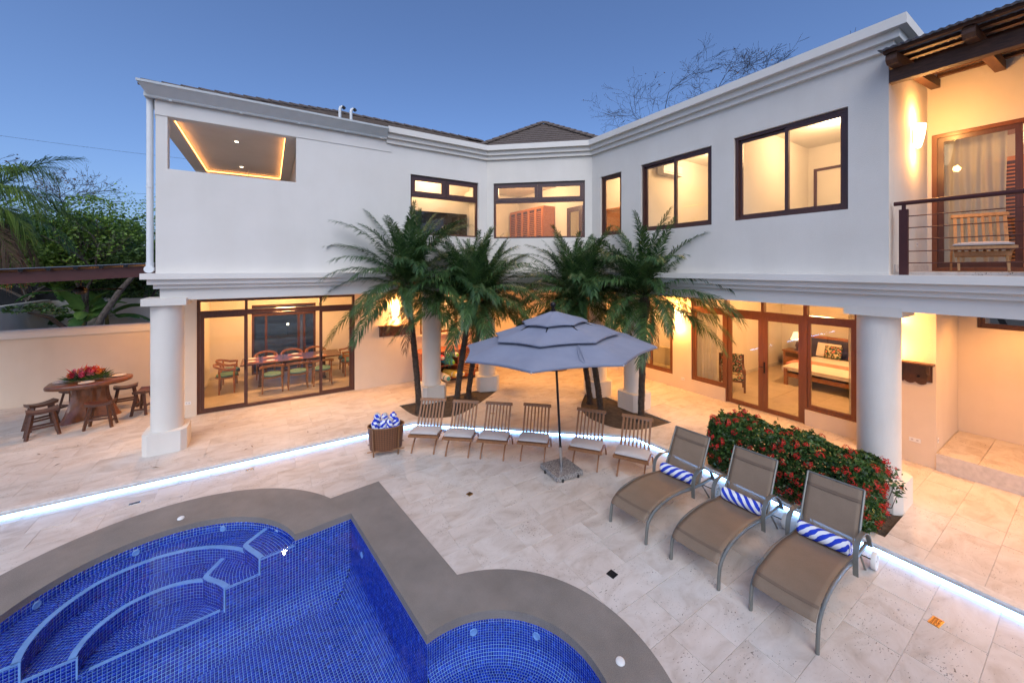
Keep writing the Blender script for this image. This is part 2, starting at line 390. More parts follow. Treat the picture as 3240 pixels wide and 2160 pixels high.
# canopy cloth
m, t, b = newmat('canopy_cloth'); v = coords(t); n1 = noise(t, v, 3, 4); n2 = noise(t, v, 220, 2)
t.links.new(ramp(t, n1.outputs[0], [(.3, (.25, .275, .365)), (.7, (.295, .32, .415))]).outputs[0], b.inputs['Base Color'])
b.inputs['Roughness'].default_value = .85; bump(t, b, n2.outputs[0], .2, .002)
tr = N(t, 'ShaderNodeBsdfTranslucent'); tr.inputs[0].default_value = (.2, .21, .25, 1); ms = N(t, 'ShaderNodeMixShader'); ms.inputs[0].default_value = .12
t.links.new(b.outputs[0], ms.inputs[1]); t.links.new(tr.outputs[0], ms.inputs[2]); t.links.new(ms.outputs[0], t.nodes['Material Output'].inputs[0])
# granite slab
m, t, b = newmat('granite'); v = coords(t); n1 = N(t, 'ShaderNodeTexVoronoi'); n1.inputs['Scale'].default_value = 120; t.links.new(v, n1.inputs['Vector'])
t.links.new(ramp(t, n1.outputs['Color'], [(.2, (.06, .06, .065)), (.5, (.26, .25, .24)), (.8, (.42, .40, .38))]).outputs[0], b.inputs['Base Color']); b.inputs['Roughness'].default_value = .22
# striped towelling: blue and white diagonal stripes
m, t, b = newmat('striped_towel'); v = coords(t, 'UV'); w1 = N(t, 'ShaderNodeTexWave'); w1.bands_direction = 'X'; w1.inputs['Scale'].default_value = 1.0; w1.inputs['Distortion'].default_value = .25; w1.inputs['Detail Scale'].default_value = 6
t.links.new(v, w1.inputs['Vector'])
c = ramp(t, w1.outputs['Fac'], [(.47, (.015, .05, .55)), (.53, (.80, .82, .88))]); t.links.new(c.outputs[0], b.inputs['Base Color'])
b.inputs['Roughness'].default_value = .95; bump(t, b, noise(t, coords(t), 260, 2).outputs[0], .6, .004)
# floral cushion
m, t, b = newmat('floral'); v = coords(t, 'Object'); n1 = N(t, 'ShaderNodeTexVoronoi'); n1.inputs['Scale'].default_value = 11; t.links.new(v, n1.inputs['Vector'])
t.links.new(ramp(t, n1.outputs['Distance'], [(.18, (.62, .05, .05)), (.3, (.7, .42, .25)), (.36, (.03, .075, .03)), (.55, (.02, .05, .03)), (.7, (.55, .48, .3))]).outputs[0], b.inputs['Base Color']); b.inputs['Roughness'].default_value = .9
# woven basket
m, t, b = newmat('wicker'); v = coords(t, 'UV', (1, 1, 1)); n1 = N(t, 'ShaderNodeTexChecker'); n1.inputs['Scale'].default_value = 1.0; t.links.new(v, n1.inputs['Vector'])
n2 = noise(t, v, 2.5, 3)
c = mix(t, .45, ramp(t, n1.outputs['Fac'], [(0, (.06, .022, .010)), (1, (.22, .085, .034))]).outputs[0], ramp(t, n2.outputs[0], [(.3, (.08, .03, .014)), (.7, (.22, .09, .036))]).outputs[0])
t.links.new(c, b.inputs['Base Color']); b.inputs['Roughness'].default_value = .5; bump(t, b, n1.outputs['Fac'], .6, .004)
# sheer curtain
m, t, b = newmat('sheer_curtain'); b.inputs['Base Color'].default_value = (.68, .66, .60, 1); b.inputs['Roughness'].default_value = .95
tp = N(t, 'ShaderNodeBsdfTransparent'); tr = N(t, 'ShaderNodeBsdfTranslucent'); tr.inputs[0].default_value = (.65, .62, .55, 1)
m1 = N(t, 'ShaderNodeMixShader'); m1.inputs[0].default_value = .35; t.links.new(b.outputs[0], m1.inputs[1]); t.links.new(tr.outputs[0], m1.inputs[2])
m2 = N(t, 'ShaderNodeMixShader'); m2.inputs[0].default_value = .18; t.links.new(m1.outputs[0], m2.inputs[1]); t.links.new(tp.outputs[0], m2.inputs[2]); t.links.new(m2.outputs[0], t.nodes['Material Output'].inputs[0])
# thin glass: clear with Fresnel reflection
def glassmat(name, tint, ior, rough=0.0):
    m = bpy.data.materials.new(name); m.use_nodes = True; t = m.node_tree; t.nodes.clear()
    tp = N(t, 'ShaderNodeBsdfTransparent'); tp.inputs[0].default_value = (*tint, 1)
    gl = N(t, 'ShaderNodeBsdfGlossy'); gl.inputs['Roughness'].default_value = rough; gl.inputs[0].default_value = (1, 1, 1, 1)
    fr = N(t, 'ShaderNodeFresnel'); fr.inputs[0].default_value = ior
    ms = N(t, 'ShaderNodeMixShader'); o = N(t, 'ShaderNodeOutputMaterial')
    ge = N(t, 'ShaderNodeNewGeometry'); sb = N(t, 'ShaderNodeMath', operation='SUBTRACT'); sb.inputs[0].default_value = 1.0; t.links.new(ge.outputs['Backfacing'], sb.inputs[1])
    ml = N(t, 'ShaderNodeMath', operation='MULTIPLY'); t.links.new(fr.outputs[0], ml.inputs[0]); t.links.new(sb.outputs[0], ml.inputs[1])
    t.links.new(ml.outputs[0], ms.inputs[0]); t.links.new(tp.outputs[0], ms.inputs[1]); t.links.new(gl.outputs[0], ms.inputs[2]); t.links.new(ms.outputs[0], o.inputs[0])
    MATS[name] = m; return m, t, gl, fr
glassmat('glass', (.93, .95, .94), 1.5); glassmat('dark_glass', (.78, .80, .80), 1.6); glassmat('drinking_glass', (.93, .95, .96), 1.45)
m, t, gl, fr = glassmat('water', (.74, .85, .98), 1.33, .01)
v = coords(t, 'Object'); n1 = noise(t, v, 2.2, 3); bn = N(t, 'ShaderNodeBump'); bn.inputs['Strength'].default_value = .22; bn.inputs['Distance'].default_value = .02
t.links.new(n1.outputs[0], bn.inputs['Height']); t.links.new(bn.outputs[0], gl.inputs['Normal']); t.links.new(bn.outputs[0], fr.inputs['Normal'])
# pool mosaic: glass tiles in many blues, pale grout
m, t, b = newmat('mosaic'); at = N(t, 'ShaderNodeAttribute'); at.attribute_name = 'rnd'
t.links.new(ramp(t, at.outputs['Fac'], [(0, (.006, .016, .20)), (.3, (.008, .027, .31)), (.65, (.011, .045, .44)), (.9, (.02, .08, .56)), (1, (.045, .13, .64))]).outputs[0], b.inputs['Base Color'])
b.inputs['Roughness'].default_value = .18
m, t, b = newmat('mosaic_single'); oi = N(t, 'ShaderNodeObjectInfo')
t.links.new(ramp(t, oi.outputs['Random'], [(0, (.006, .016, .20)), (.3, (.008, .027, .31)), (.65, (.011, .045, .44)), (.9, (.02, .08, .56)), (1, (.045, .13, .64))]).outputs[0], b.inputs['Base Color'])
b.inputs['Roughness'].default_value = .18
simple('pool_grout', (.38, .60, .84), .8, var=.06, vs=8)
simple('nosing_stone', (.28, .44, .68), .8, var=.12, vs=9, bs=.2, bscale=80)
leafmat('palm_leaf', (.022, .064, .022), (.088, .17, .05), .4, .3)
leafmat('garden_leaf', (.06, .13, .022), (.24, .40, .065), .5, .3)
leafmat('dark_leaf', (.022, .06, .016), (.11, .20, .045), .5, .25)
leafmat('banana_leaf', (.06, .16, .04), (.20, .36, .08), .4, .35)
leafmat('yellow_palm_leaf', (.06, .12, .02), (.22, .32, .06), .45, .3)
leafmat('hedge_leaf', (.016, .050, .012), (.085, .17, .04), .35, .2)
leafmat('red_petal', (.50, .012, .012), (.80, .05, .04), .6, .2)
leafmat('pink_petal', (.65, .06, .16), (.80, .25, .34), .6, .2); leafmat('orange_petal', (.70, .12, .02), (.80, .30, .04), .6, .2); leafmat('crimson_petal', (.35, .01, .04), (.55, .02, .06), .6, .2)
leafmat('dry_leaf', (.12, .075, .045), (.24, .16, .10), .8, .2)
simple('bark', (.055, .038, .028), .95, var=.5, vs=12, bs=1, bscale=30)
simple('bark_grey', (.13, .11, .095), .95, var=.4, vs=10, bs=1, bscale=30)
simple('twig', (.045, .035, .03), .95, var=.3)
simple('banana_stem', (.22, .20, .07), .8, var=.4, vs=6)
M = MATS
WARM = (1.0, .60, .30); WARM_L = (1.0, .44, .12)
def lamp(name, kind, loc, power, parent=None, col=WARM, size=.08, spot=None, aim=None):
    l = bpy.data.lights.new(name, kind); l.energy = power * 2.4; l.color = col
    if kind == 'AREA': l.shape = 'DISK'; l.size = size
    else: l.shadow_soft_size = size
    if kind == 'SPOT': l.spot_size = R(spot or 120); l.spot_blend = .6
    o = bpy.data.objects.new(name, l); link(o, parent); o.location = loc
    if aim: o.rotation_euler = (Vector(aim)).to_track_quat('-Z', 'Y').to_euler()
    return o
emit('shade_glow', (1, .80, .50), 6.0); emit('downlight_glow', (1, .82, .55), 12.0); emit('led_cool', (.20, .48, 1.0), 36.0); emit('led_warm', (1, .38, .09), 13.0); emit('lampshade_glow', (1, .72, .36), 2.2)
# ================================================================== ground, deck, terrace
ZD = -.10                                   # pool deck level; the terrace is at 0
EDGE = [(2.8, 8.6), (6.5, 5.38)]
DECK = [(-8, 8.6), (2.8, 8.6), (6.5, 5.38), (6.54, 4.5), (6.54, -9), (-8, -9)]
O2 = (1.01, 6.02); EV = (.9928, .1195); NV = (-.1195, .9928); PROT = math.atan2(EV[1], EV[0])
def pw(e, n): return (O2[0] + e * EV[0] + n * NV[0], O2[1] + e * EV[1] + n * NV[1])
CB = (-2.13, -.2); RB = 1.42; RBO = 2.14; CS = (.08, -3.435); RS = 1.01; RSO = 1.56
a1 = math.degrees(math.asin(.2 / RB)); s1 = math.degrees(math.acos(-.08 / RS))
POOL_IN = [(0, 0), *arc(*CB, RB, a1, 180 - a1, 60), (-4.26, 0), (-4.26, -7), (0, -7), *arc(*CS, RS, -s1, s1, 48)]
ao = math.degrees(math.asin(.78 / RBO)); so2 = math.degrees(math.acos(.54 / RSO))
POOL_OUT = [(.62, .58), *arc(*CB, RBO, ao, 180 - ao, 64), (-4.88, .58), (-4.88, -7.6), (.62, -7.6), *arc(*CS, RSO, -so2, so2, 48)]
PIN_W = [pw(*p) for p in POOL_IN]; POUT_W = [pw(*p) for p in POOL_OUT]
BED_L = [(p.x, p.y) for p in spline([(5.6, 9.56, 0), (4.63, 8.86, 0), (3.9, 8.45, 0), (3.45, 8.45, 0), (3.05, 8.72, 0), (2.88, 9.1, 0), (2.80, 9.8, 0)], 6)] + [(5.3, 9.8)]
BED_R = [(p.x, p.y) for p in spline([(7.46, 7.93, 0), (6.72, 7.3, 0), (6.36, 6.7, 0), (6.35, 6.15, 0), (6.5, 5.75, 0), (6.9, 5.5, 0), (7.74, 5.40, 0)], 6)] + [(7.78, 7.7)]
BED_H = [(6.78, 1.6), (7.68, 1.6), (7.62, 3.95), (6.78, 3.95)]
BEDS = [BED_L, BED_R, BED_H]

g = MB()                                     # garden earth round the plot: one sheet with the plot left open
a, bx0, bx1, by0, by1 = 400, -7.2, 17.2, -9.2, 15.45
g.add([(-a, -a, -.06), (a, -a, -.06), (a, a, -.06), (-a, a, -.06), (bx0, by0, -.06), (bx1, by0, -.06), (bx1, by1, -.06), (bx0, by1, -.06)],
      [(0, 1, 5, 4), (1, 2, 6, 5), (2, 3, 7, 6), (3, 0, 4, 7)])
tag(g.build('ground', M['garden_earth']), kind='structure')
terrace = tag(thing('terrace', None, None), kind='structure')
tb = MB(); reg = lambda p: not inpoly(p, DECK) and not any(inpoly(p, q) for q in BEDS) and inpoly(p, [(-7.2, -9.2), (17.2, -9.2), (17.2, 15.45), (-7.2, 15.45)])
tv, tf = cdt([DECK, *BEDS, [(-7.2, -9.2), (17.2, -9.2), (17.2, 15.45), (-7.2, 15.45)]], reg)
tb.sheet(tv, tf, -.30, -.006); tb.build('terrace_base', M['grout'], terrace)
deck = tag(thing('pool_deck', None, None), kind='structure')
db = MB(); regd = lambda p: inpoly(p, DECK) and not inpoly(p, POUT_W)
tv, tf = cdt([DECK, POUT_W], regd); db.sheet(tv, tf, -.40, ZD - .006); db.build('deck_base', M['grout'], deck)

TILE_ME = {}
def lay_tiles(parent, keep, loops, x0, x1, y0, y1, z, seed, rowh=.43, lens=(.43, .64, .86), view=None, gp=.0035):
    rnd = random.Random(seed); y = y0; row = 0
    while y < y1:
        x = x0 - rnd.random() * .6
        while x < x1:
            L = rnd.choice(lens)
            if view and not view(x + L / 2, y + rowh / 2): x += L; continue
            xs = [x + L * i / 6 for i in range(7)]; ys = [y + rowh * i / 5 for i in range(6)]
            ins = [keep((a, b)) for a in xs for b in ys]
            dz = rnd.uniform(-.0015, .0015)
            if all(ins):
                if (L, gp) not in TILE_ME:
                    TILE_ME[L, gp] = MB().bbox(-L / 2 + gp / 2, L / 2 - gp / 2, -rowh / 2 + gp / 2, rowh / 2 - gp / 2, -.022, 0, gp * .7).mesh('floor_tile', M['travertine'])
                inst('floor_tile', TILE_ME[L, gp], parent, (x + L / 2, y + rowh / 2, z + dz))
            elif any(ins):
                rc = [(x + gp / 2, y + gp / 2), (x + L - gp / 2, y + gp / 2), (x + L - gp / 2, y + rowh - gp / 2), (x + gp / 2, y + rowh - gp / 2)]
                vv, ff = cdt([rc] + loops, lambda p: inpoly(p, rc) and keep(p))
                if ff:
                    mb = MB().sheet(vv, ff, z - .022 + dz, z + dz); mb.build('floor_tile', M['travertine'], parent)
            x += L
        y += rowh; row += 1
def seen(x, y):                               # roughly what the camera's field takes in
    X = x * .8443 - y * .5358; Y = x * .5358 + y * .8443
    return Y > .9 and abs(X) < Y * 1.42 + .5
STEPR = [(9.86, -9), (9.86, 1.6), (17, 1.6), (17, -9)]
keep_t = lambda p: not inpoly(p, DECK) and not any(inpoly(p, q) for q in BEDS)
vis_t = lambda x, y: seen(x, y) and ((y < 11.75 and x < 10.0 and x + y < 19.5) or (x < -1.6 and y < 14.9)) and not (x > 9.85 and y < 1.9)
lay_tiles(terrace, keep_t, [DECK, *BEDS], -6.5, 10.2, .3, 14.9, 0.0, 3, .46, (.46, .69, .92), vis_t, .002)
lay_tiles(deck, regd, [DECK, POUT_W], -3.6, 6.6, .2, 8.6, ZD, 5, .43, (.43, .64, .86), lambda x, y: seen(x, y))
nos = MB().sweep([(-7, 8.6), (2.8, 8.6), (6.5, 5.38), (6.54, 4.5), (6.54, -1)], [(0.0, -.1), (0.0, -.003), (-.16, -.003), (-.16, -.012), (-.02, -.012), (-.02, -.1)])
rs = MB().sweep([(-7, 8.6), (2.8, 8.6), (6.5, 5.38), (6.54, 4.5), (6.54, -1)], [(.004, -.12), (.004, -.024), (.022, -.024), (.022, .003), (-.10, .003), (-.10, -.03), (-.02, -.03), (-.02, -.12)])
rs.build('step_edge', M['riser_stone'], terrace)
led = thing('led_strip', 'cool white light strip along the foot of the low terrace step', 'light strip')
MB().sweep([(-7, 8.6), (2.8, 8.6), (6.5, 5.38), (6.54, 4.5), (6.54, -1)], [(.006, -.095), (.006, -.062), (.013, -.062), (.013, -.095)]).build('light_tube', M['led_cool'], led)
MB().sweep([(-7, 8.6), (2.8, 8.6), (6.5, 5.38), (6.54, 4.5), (6.54, -1)], [(.0045, -.060), (.0045, -.050), (.020, -.050), (.020, -.060)]).build('channel', M['white_metal'], led)
for nm, bd in zip(('planting_bed', 'planting_bed', 'hedge_bed'), BEDS):
    s_ = MB(); vv, ff = cdt([bd], lambda p: inpoly(p, bd)); s_.sheet(vv, ff, -.3, -.025)
    o = s_.build(nm, M['soil']); tag(o, kind='structure')
# loose stones and litter on the soil
def pebble(n=6):
    return MB().sphere((0, 0, 0), 1, 6, 4, .6)
pm = MB()
for bd in BEDS:
    xs = [p[0] for p in bd]; ys = [p[1] for p in bd]
    for _ in range(220):
        p = (random.uniform(min(xs), max(xs)), random.uniform(min(ys), max(ys)))
        if inpoly(p, bd): r_ = random.uniform(.006, .016); pm.sphere((p[0], p[1], -.022), r_, 5, 3, .7)
o = pm.build('soil_clods', M['soil']); tag(o, kind='stuff')

# ================================================================== swimming pool (local frame: e east, n north)
pool = thing('swimming_pool', 'blue mosaic pool with curved benches and grey concrete coping', 'pool', (O2[0], O2[1], 0), PROT)
vv, ff = cdt([POOL_IN, POOL_OUT], lambda p: inpoly(p, POOL_OUT) and not inpoly(p, POOL_IN))
MB().sheet(vv, ff, -.186, ZD + .006).build('coping', M['coping_concrete'], pool)
PT = .036; GAP = .0048
class Mosaic:
    def __init__(s): s.base = []; s.tile = []; s.rnd = []
    def cells(s, C, Nn):
        """C: (k,4,3) cell corners, Nn: (k,3) normals"""
        if len(C) == 0: return
        s.base.append(C)
        ctr = C.mean(axis=1, keepdims=True); ed = np.linalg.norm(C[:, 1] - C[:, 0], axis=1)[:, None, None]
        k = np.clip(1 - GAP / np.maximum(ed, .01), .7, .96)
        jit = RNG.uniform(-.0005, .0005, (len(C), 1, 1))
        top = ctr + (C - ctr) * k + Nn[:, None, :] * (.0022 + jit)
        s.tile.append(np.concatenate([ctr + (C - ctr) * k, top], axis=1)); s.rnd.append(np.clip(RNG.normal(.5, .2, len(C)), .12, 1))
    def build(s, parent):
        B = np.concatenate(s.base); Fb = np.arange(len(B) * 4).reshape(-1, 4)
        o = inst('pool_shell', np_mesh('pool_shell', B.reshape(-1, 3), Fb, M['pool_grout']), parent)
        T = np.concatenate(s.tile); r = np.concatenate(s.rnd); k = len(T)
        quad = np.array([(4, 5, 6, 7), (0, 1, 5, 4), (1, 2, 6, 5), (2, 3, 7, 6), (3, 0, 4, 7)])
        F = (np.arange(k)[:, None, None] * 8 + quad[None]).reshape(-1, 4)
        o = inst('mosaic_tiles', np_mesh('mosaic_tiles', T.reshape(-1, 3), F, M['mosaic'], np.repeat(r, 5)), parent); o['kind'] = 'stuff'
        return k
MO = Mosaic()
def polyline_wall(path, z0, z1, side=1):
    """vertical tiled wall below a plan path from z1 down to z0; normal to the left of travel * side"""
    P = np.array(path, float); d = np.linalg.norm(np.diff(P, axis=0), axis=1); S = np.concatenate([[0], np.cumsum(d)])
    n = max(1, int(round(S[-1] / PT))); m = max(1, int(round((z1 - z0) / PT))); s = np.linspace(0, S[-1], n + 1)
    X = np.interp(s, S, P[:, 0]); Y = np.interp(s, S, P[:, 1]); Z = np.linspace(z1, z0, m + 1)
    C = np.zeros((n, m, 4, 3))
    for a, (i, j) in enumerate(((0, 0), (0, 1), (1, 1), (1, 0))):
        C[:, :, a, 0] = X[i:n + i][:, None]; C[:, :, a, 1] = Y[i:n + i][:, None]; C[:, :, a, 2] = Z[None, j:m + j]
    t_ = np.stack([np.diff(X), np.diff(Y)], 1); t_ /= np.linalg.norm(t_, axis=1)[:, None]
    nn = np.stack([-t_[:, 1] * side, t_[:, 0] * side, np.zeros(n)], 1)
    MO.cells(C.reshape(-1, 4, 3), np.repeat(nn, m, axis=0))
def polar_floor(c, r0, r1, a0, a1, z, keep, zf=None, brick=True):
    rr = np.arange(r1, r0, -PT); Cs = []
    for i, ro in enumerate(rr):
        ri = ro - PT
        if ri < .03: break
        n = max(3, int(round(R(a1 - a0) * (ro - PT / 2) / PT))); th = R(a0) + (np.arange(n + 1) + (.5 if brick and i % 2 else 0)) * R(a1 - a0) / n
        mid = (th[:-1] + th[1:]) / 2; px = c[0] + (ro - PT / 2) * np.cos(mid); py = c[1] + (ro - PT / 2) * np.sin(mid)
        ok = np.array([keep((x, y)) for x, y in zip(px, py)], bool)
        if not ok.any(): continue
        A, B = th[:-1][ok], th[1:][ok]; zo, zi = (zf(ro), zf(ri)) if zf else (z, z)
        C = np.stack([np.stack([c[0] + q * np.cos(T_), c[1] + q * np.sin(T_), np.full(len(T_), zz)], 1) for q, T_, zz in ((ro, A, zo), (ro, B, zo), (ri, B, zi), (ri, A, zi))], 1)
        Cs.append(C)
    if Cs:
        C = np.concatenate(Cs); MO.cells(C, np.tile([0, 0, 1.0], (len(C), 1)))
    return Cs
def grid_floor(xs, ys, z, keep=None):
    X, Y = np.meshgrid(xs, ys, indexing='ij'); n, m = len(xs) - 1, len(ys) - 1; C = np.zeros((n, m, 4, 3)); C[..., 2] = z
    for a, (i, j) in enumerate(((0, 0), (1, 0), (1, 1), (0, 1))): C[:, :, a, 0] = X[i:n + i, j:m + j]; C[:, :, a, 1] = Y[i:n + i, j:m + j]
    C = C.reshape(-1, 4, 3)
    if keep is not None: ctr = C.mean(1); C = C[keep(ctr[:, 0], ctr[:, 1])]
    MO.cells(C, np.tile([0, 0, 1.0], (len(C), 1)))
ZW = -.220; ZF = -1.08; CR = .30
Z1, Z2, Z3, Z4, Z5 = -.232, -.292, -.42, -.485, -.69
def rfun(tab):
    xs = [a for a, _ in tab]; ys = [b for _, b in tab]
    return lambda deg: float(np.interp(deg, xs, ys))
r1f = rfun([(0, 1.0), (35, 1.03), (50, 1.05), (72, 1.10), (97, 1.16), (117, 1.18), (137, 1.11), (155, 1.02), (168, .955), (180, .93)])
r2f = rfun([(0, .72), (55, .74), (82, .755), (109, .755), (139, .68), (160, .615), (180, .58)])
def polar_pts(c, f, a0, a1, n): return [(c[0] + f(a) * math.cos(R(a)), c[1] + f(a) * math.sin(R(a))) for a in np.linspace(a0, a1, n)]
L1E = [(p.x, p.y) for p in spline([(-.97, .68, 0), (-1.17, .53, 0), (-1.27, .43, 0), (-1.24, .30, 0), (-1.17, .12, 0), (-1.13, -.001, 0)], 5)]
L3E = [(p.x, p.y) for p in spline([(-1.49, .66, 0), (-1.62, .50, 0), (-1.69, .39, 0), (-1.65, .28, 0), (-1.55, .13, 0), (-1.49, -.001, 0)], 5)]
L1P = L1E + [(-.5, -.001), (-.5, .8), (-.8, .95)]
L3P = L3E + [(-.5, -.001), (-.5, .9), (-1.2, .95)]
def rel(p): dx, dy = p[0] - CB[0], p[1] - CB[1]; return math.hypot(dx, dy), math.degrees(math.atan2(dy, dx))
def in2(p): r_, a_ = rel(p); return p[1] > 0 and r_ > r1f(a_) and not inpoly(p, L1P)
def in4(p): r_, a_ = rel(p); return p[1] > 0 and r2f(a_) < r_ <= r1f(a_) and not inpoly(p, L3P) and not inpoly(p, L1P)
def in5(p): r_, a_ = rel(p); return p[1] > 0 and r_ <= r2f(a_) and not inpoly(p, L3P) and not inpoly(p, L1P)
polar_floor(CB, .7, RB, 0, 180, Z1, lambda p: p[1] > 0 and inpoly(p, L1P))
polar_floor(CB, .7, RB, 0, 180, Z2, in2)
polar_floor((-.6, .1), .2, 1.2, 90, 190, Z3, lambda p: p[1] > 0 and inpoly(p, L3P) and not inpoly(p, L1P) and rel(p)[0] <= r1f(rel(p)[1]) + .02)
polar_floor(CB, .5, 1.25, 0, 180, Z4, in4)
polar_floor(CB, .03, .85, 0, 180, Z5, in5)
polyline_wall(arc(*CB, RB, a1, 180 - a1, 80), Z2 - .02, -.17, 1)
polyline_wall(L1E, Z3 - .03, Z1, -1)
polyline_wall(polar_pts(CB, r1f, 30, 168, 60), Z4 - .02, Z2, 1)
polyline_wall(L3E, Z5 - .02, Z3, -1)
polyline_wall(polar_pts(CB, r2f, 40, 161, 50), Z5 - .02, Z4, 1)
def nosing(path, w, z, inward, name='nosing'):
    P = [Vector((p[0], p[1])) for p in path]; off = []
    for i in range(len(P)):
        d = (P[min(i + 1, len(P) - 1)] - P[max(i - 1, 0)]).normalized(); off.append(P[i] + Vector((-d.y, d.x)) * inward * w)
    mb = MB(); n = len(P)
    mb.add([(p.x, p.y, z + .004) for p in P] + [(p.x, p.y, z + .004) for p in off] + [(p.x, p.y, z - .02) for p in P] + [(p.x, p.y, z - .02) for p in off],
           [f for i in range(n - 1) for f in ((i, i + 1, n + i + 1, n + i), (i, 2 * n + i, 2 * n + i + 1, i + 1), (n + i, n + i + 1, 3 * n + i + 1, 3 * n + i))])
    mb.build(name, M['nosing_stone'], pool)
nosing(L1E, .06, Z1, 1); nosing(L3E, .06, Z3, 1)
nosing(polar_pts(CB, r1f, 33, 168, 60), .06, Z2, -1); nosing(polar_pts(CB, r2f, 43, 161, 50), .06, Z4, -1)
nosing([(-1.53, .001), (-2.62, .001)], .06, Z5, -1)
for (ea, eb, zz) in ((-.73, -1.13, Z1), (-1.13, -1.49, Z3), (-2.70, -3.07, Z4), (-3.07, -3.55, Z2)): nosing([(ea, -.003), (eb, -.003)], .014, zz, -1, 'edge_strip')
for (ee, za, zb2) in ((-1.13, Z1, Z3), (-1.49, Z3, Z5), (-2.70, Z4, Z5), (-3.07, Z2, Z4)): MB().box(ee - .007, ee + .007, -.005, .012, zb2 - .02, za + .003).build('edge_strip', M['pool_grout'], pool)
vv_, ff_ = cdt([POOL_IN], lambda p: inpoly(p, POOL_IN) and p[1] > -.001); MB().add([(x, y, Z5 - .03) for x, y in vv_], ff_).build('bench_bed', M['pool_grout'], pool)
# main basin: north wall n=0 and east wall e=0 with a cove into the floor
def cove_prof(ztop, zf, r_):
    k0 = max(1, int(round((ztop - zf - r_) / PT))); q = [(0.0, z) for z in np.linspace(ztop, zf + r_, k0 + 1)[:-1]]
    k = int(round(r_ * math.pi / 2 / PT)); q += [(r_ * (1 - math.cos(a)), zf + r_ * (1 - math.sin(a))) for a in np.linspace(0, math.pi / 2, k + 1)]
    return q
prof = cove_prof(-.18, ZF, CR)
def front_top(e):                              # top of the tiled face under the steps
    return -.17 if e > -.74 else Z1 if e > -1.13 else Z3 if e > -1.49 else Z5 if e > -2.69 else Z4 if e > -3.07 else Z2 if e > -3.54 else -.17
es = np.arange(-.0, -4.26, -PT); nsn = np.arange(0, -6.2, -PT)
Cn = []; Nn_ = []; Ce = []; Ne = []
for (q0, z0), (q1, z1) in zip(prof[:-1], prof[1:]):
    nz = np.array([0, -(z0 - z1), (q1 - q0)]); nz = nz / np.linalg.norm(nz)
    for e in es:
        em = e - PT / 2; qm = (q0 + q1) / 2; zm = (z0 + z1) / 2
        if em < -qm and zm < front_top(em): Cn.append([(e, -q0, z0), (e - PT, -q0, z0), (e - PT, -q1, z1), (e, -q1, z1)]); Nn_.append((0, -abs(nz[1]), abs(nz[2])))
    for n_ in nsn:
        nm_ = n_ - PT / 2; qm = (q0 + q1) / 2; zm = (z0 + z1) / 2
        if nm_ < -qm and (not (-4.44 < nm_ < -2.43) or zm < -.53): Ce.append([(-q0, n_, z0), (-q0, n_ - PT, z0), (-q1, n_ - PT, z1), (-q1, n_, z1)]); Ne.append((-abs(nz[1]), 0, abs(nz[2])))
MO.cells(np.array(Cn), np.array(Nn_)); MO.cells(np.array(Ce), np.array(Ne))
grid_floor(np.arange(-CR, -4.26, -PT)[::-1], np.arange(-CR, -6.2, -PT)[::-1], ZF)
# spa: round shelf east of the pool wall, smaller tiles
PT = .0275; GAP = .0040
sq = cove_prof(-.18, -.53, .14)
for (q0, z0), (q1, z1) in zip(sq[:-1], sq[1:]):
    r0_, r1_ = RS - q0, RS - q1; n = int(round(R(2 * s1) * RS / PT)); th = np.linspace(R(-s1), R(s1), n + 1); A, B = th[:-1], th[1:]
    C = np.stack([np.stack([CS[0] + r_ * np.cos(T_), CS[1] + r_ * np.sin(T_), np.full(n, zz)], 1) for r_, T_, zz in ((r0_, A, z0), (r0_, B, z0), (r1_, B, z1), (r1_, A, z1))], 1)
    C = C[C[:, :, 0].mean(1) > 0]; mid = np.arctan2(C[:, :, 1].mean(1) - CS[1], C[:, :, 0].mean(1) - CS[0]); dq, dz = q1 - q0, z0 - z1; L_ = math.hypot(dq, dz)
    MO.cells(C, np.stack([-np.cos(mid) * dz / L_, -np.sin(mid) * dz / L_, np.full(len(C), dq / L_)], 1))
# the 300 nearest spa floor tiles are single objects, the rest joins the mosaic
spa_single = []
_save = (MO.base, MO.tile, MO.rnd); MO.base, MO.tile, MO.rnd = [], [], []
polar_floor(CS, .05, RS - .14, -100, 100, -.53, lambda p: p[0] > .03 and p[1] > -4.3)
spa_T = np.concatenate(MO.tile); spa_B = np.concatenate(MO.base); MO.base, MO.tile, MO.rnd = _save
dist = np.array([math.hypot(*pw(*c[:2])) + (0 if c[1] > -4.0 else 9) for c in spa_T.mean(1)]); order = np.argsort(dist)
MO.base.append(spa_B); MO.tile.append(spa_T[order[300:]]); MO.rnd.append(np.clip(RNG.normal(.5, .22, len(spa_T) - 300), 0, 1))
n_tiles = MO.build(pool)
for k in order[:300]:
    T = spa_T[k]; c = T.mean(0); me = bpy.data.meshes.new('mosaic_tile')
    me.from_pydata([tuple(p - c) for p in T], [], [(4, 5, 6, 7), (0, 1, 5, 4), (1, 2, 6, 5), (2, 3, 7, 6), (3, 0, 4, 7)]); me.materials.append(M['mosaic_single'])
    inst('mosaic_tile', me, pool, tuple(c))
nosing([(.001, -4.4), (.001, -2.47)], .05, -.53, -1)
def jet(p, nrm, parent):
    ang = math.atan2(nrm[1], nrm[0]); mb = MB()
    mb.lathe([(.022, .002), (.028, .007), (.036, .007), (.040, .002), (.040, -.006)], 20)
    o = mb.build('jet', M['nosing_stone'], parent, True, p, (0, R(90), ang))
    o2 = MB().lathe([(.0, .001), (.023, .001), (.023, -.006)], 16).build('jet_eye', M['seat_teal'], o)
for ang in (28, 62, 100, 135, 160): jet((CB[0] + (RB - .004) * math.cos(R(ang)), CB[1] + (RB - .004) * math.sin(R(ang)), -.25), (-math.cos(R(ang)), -math.sin(R(ang))), pool)
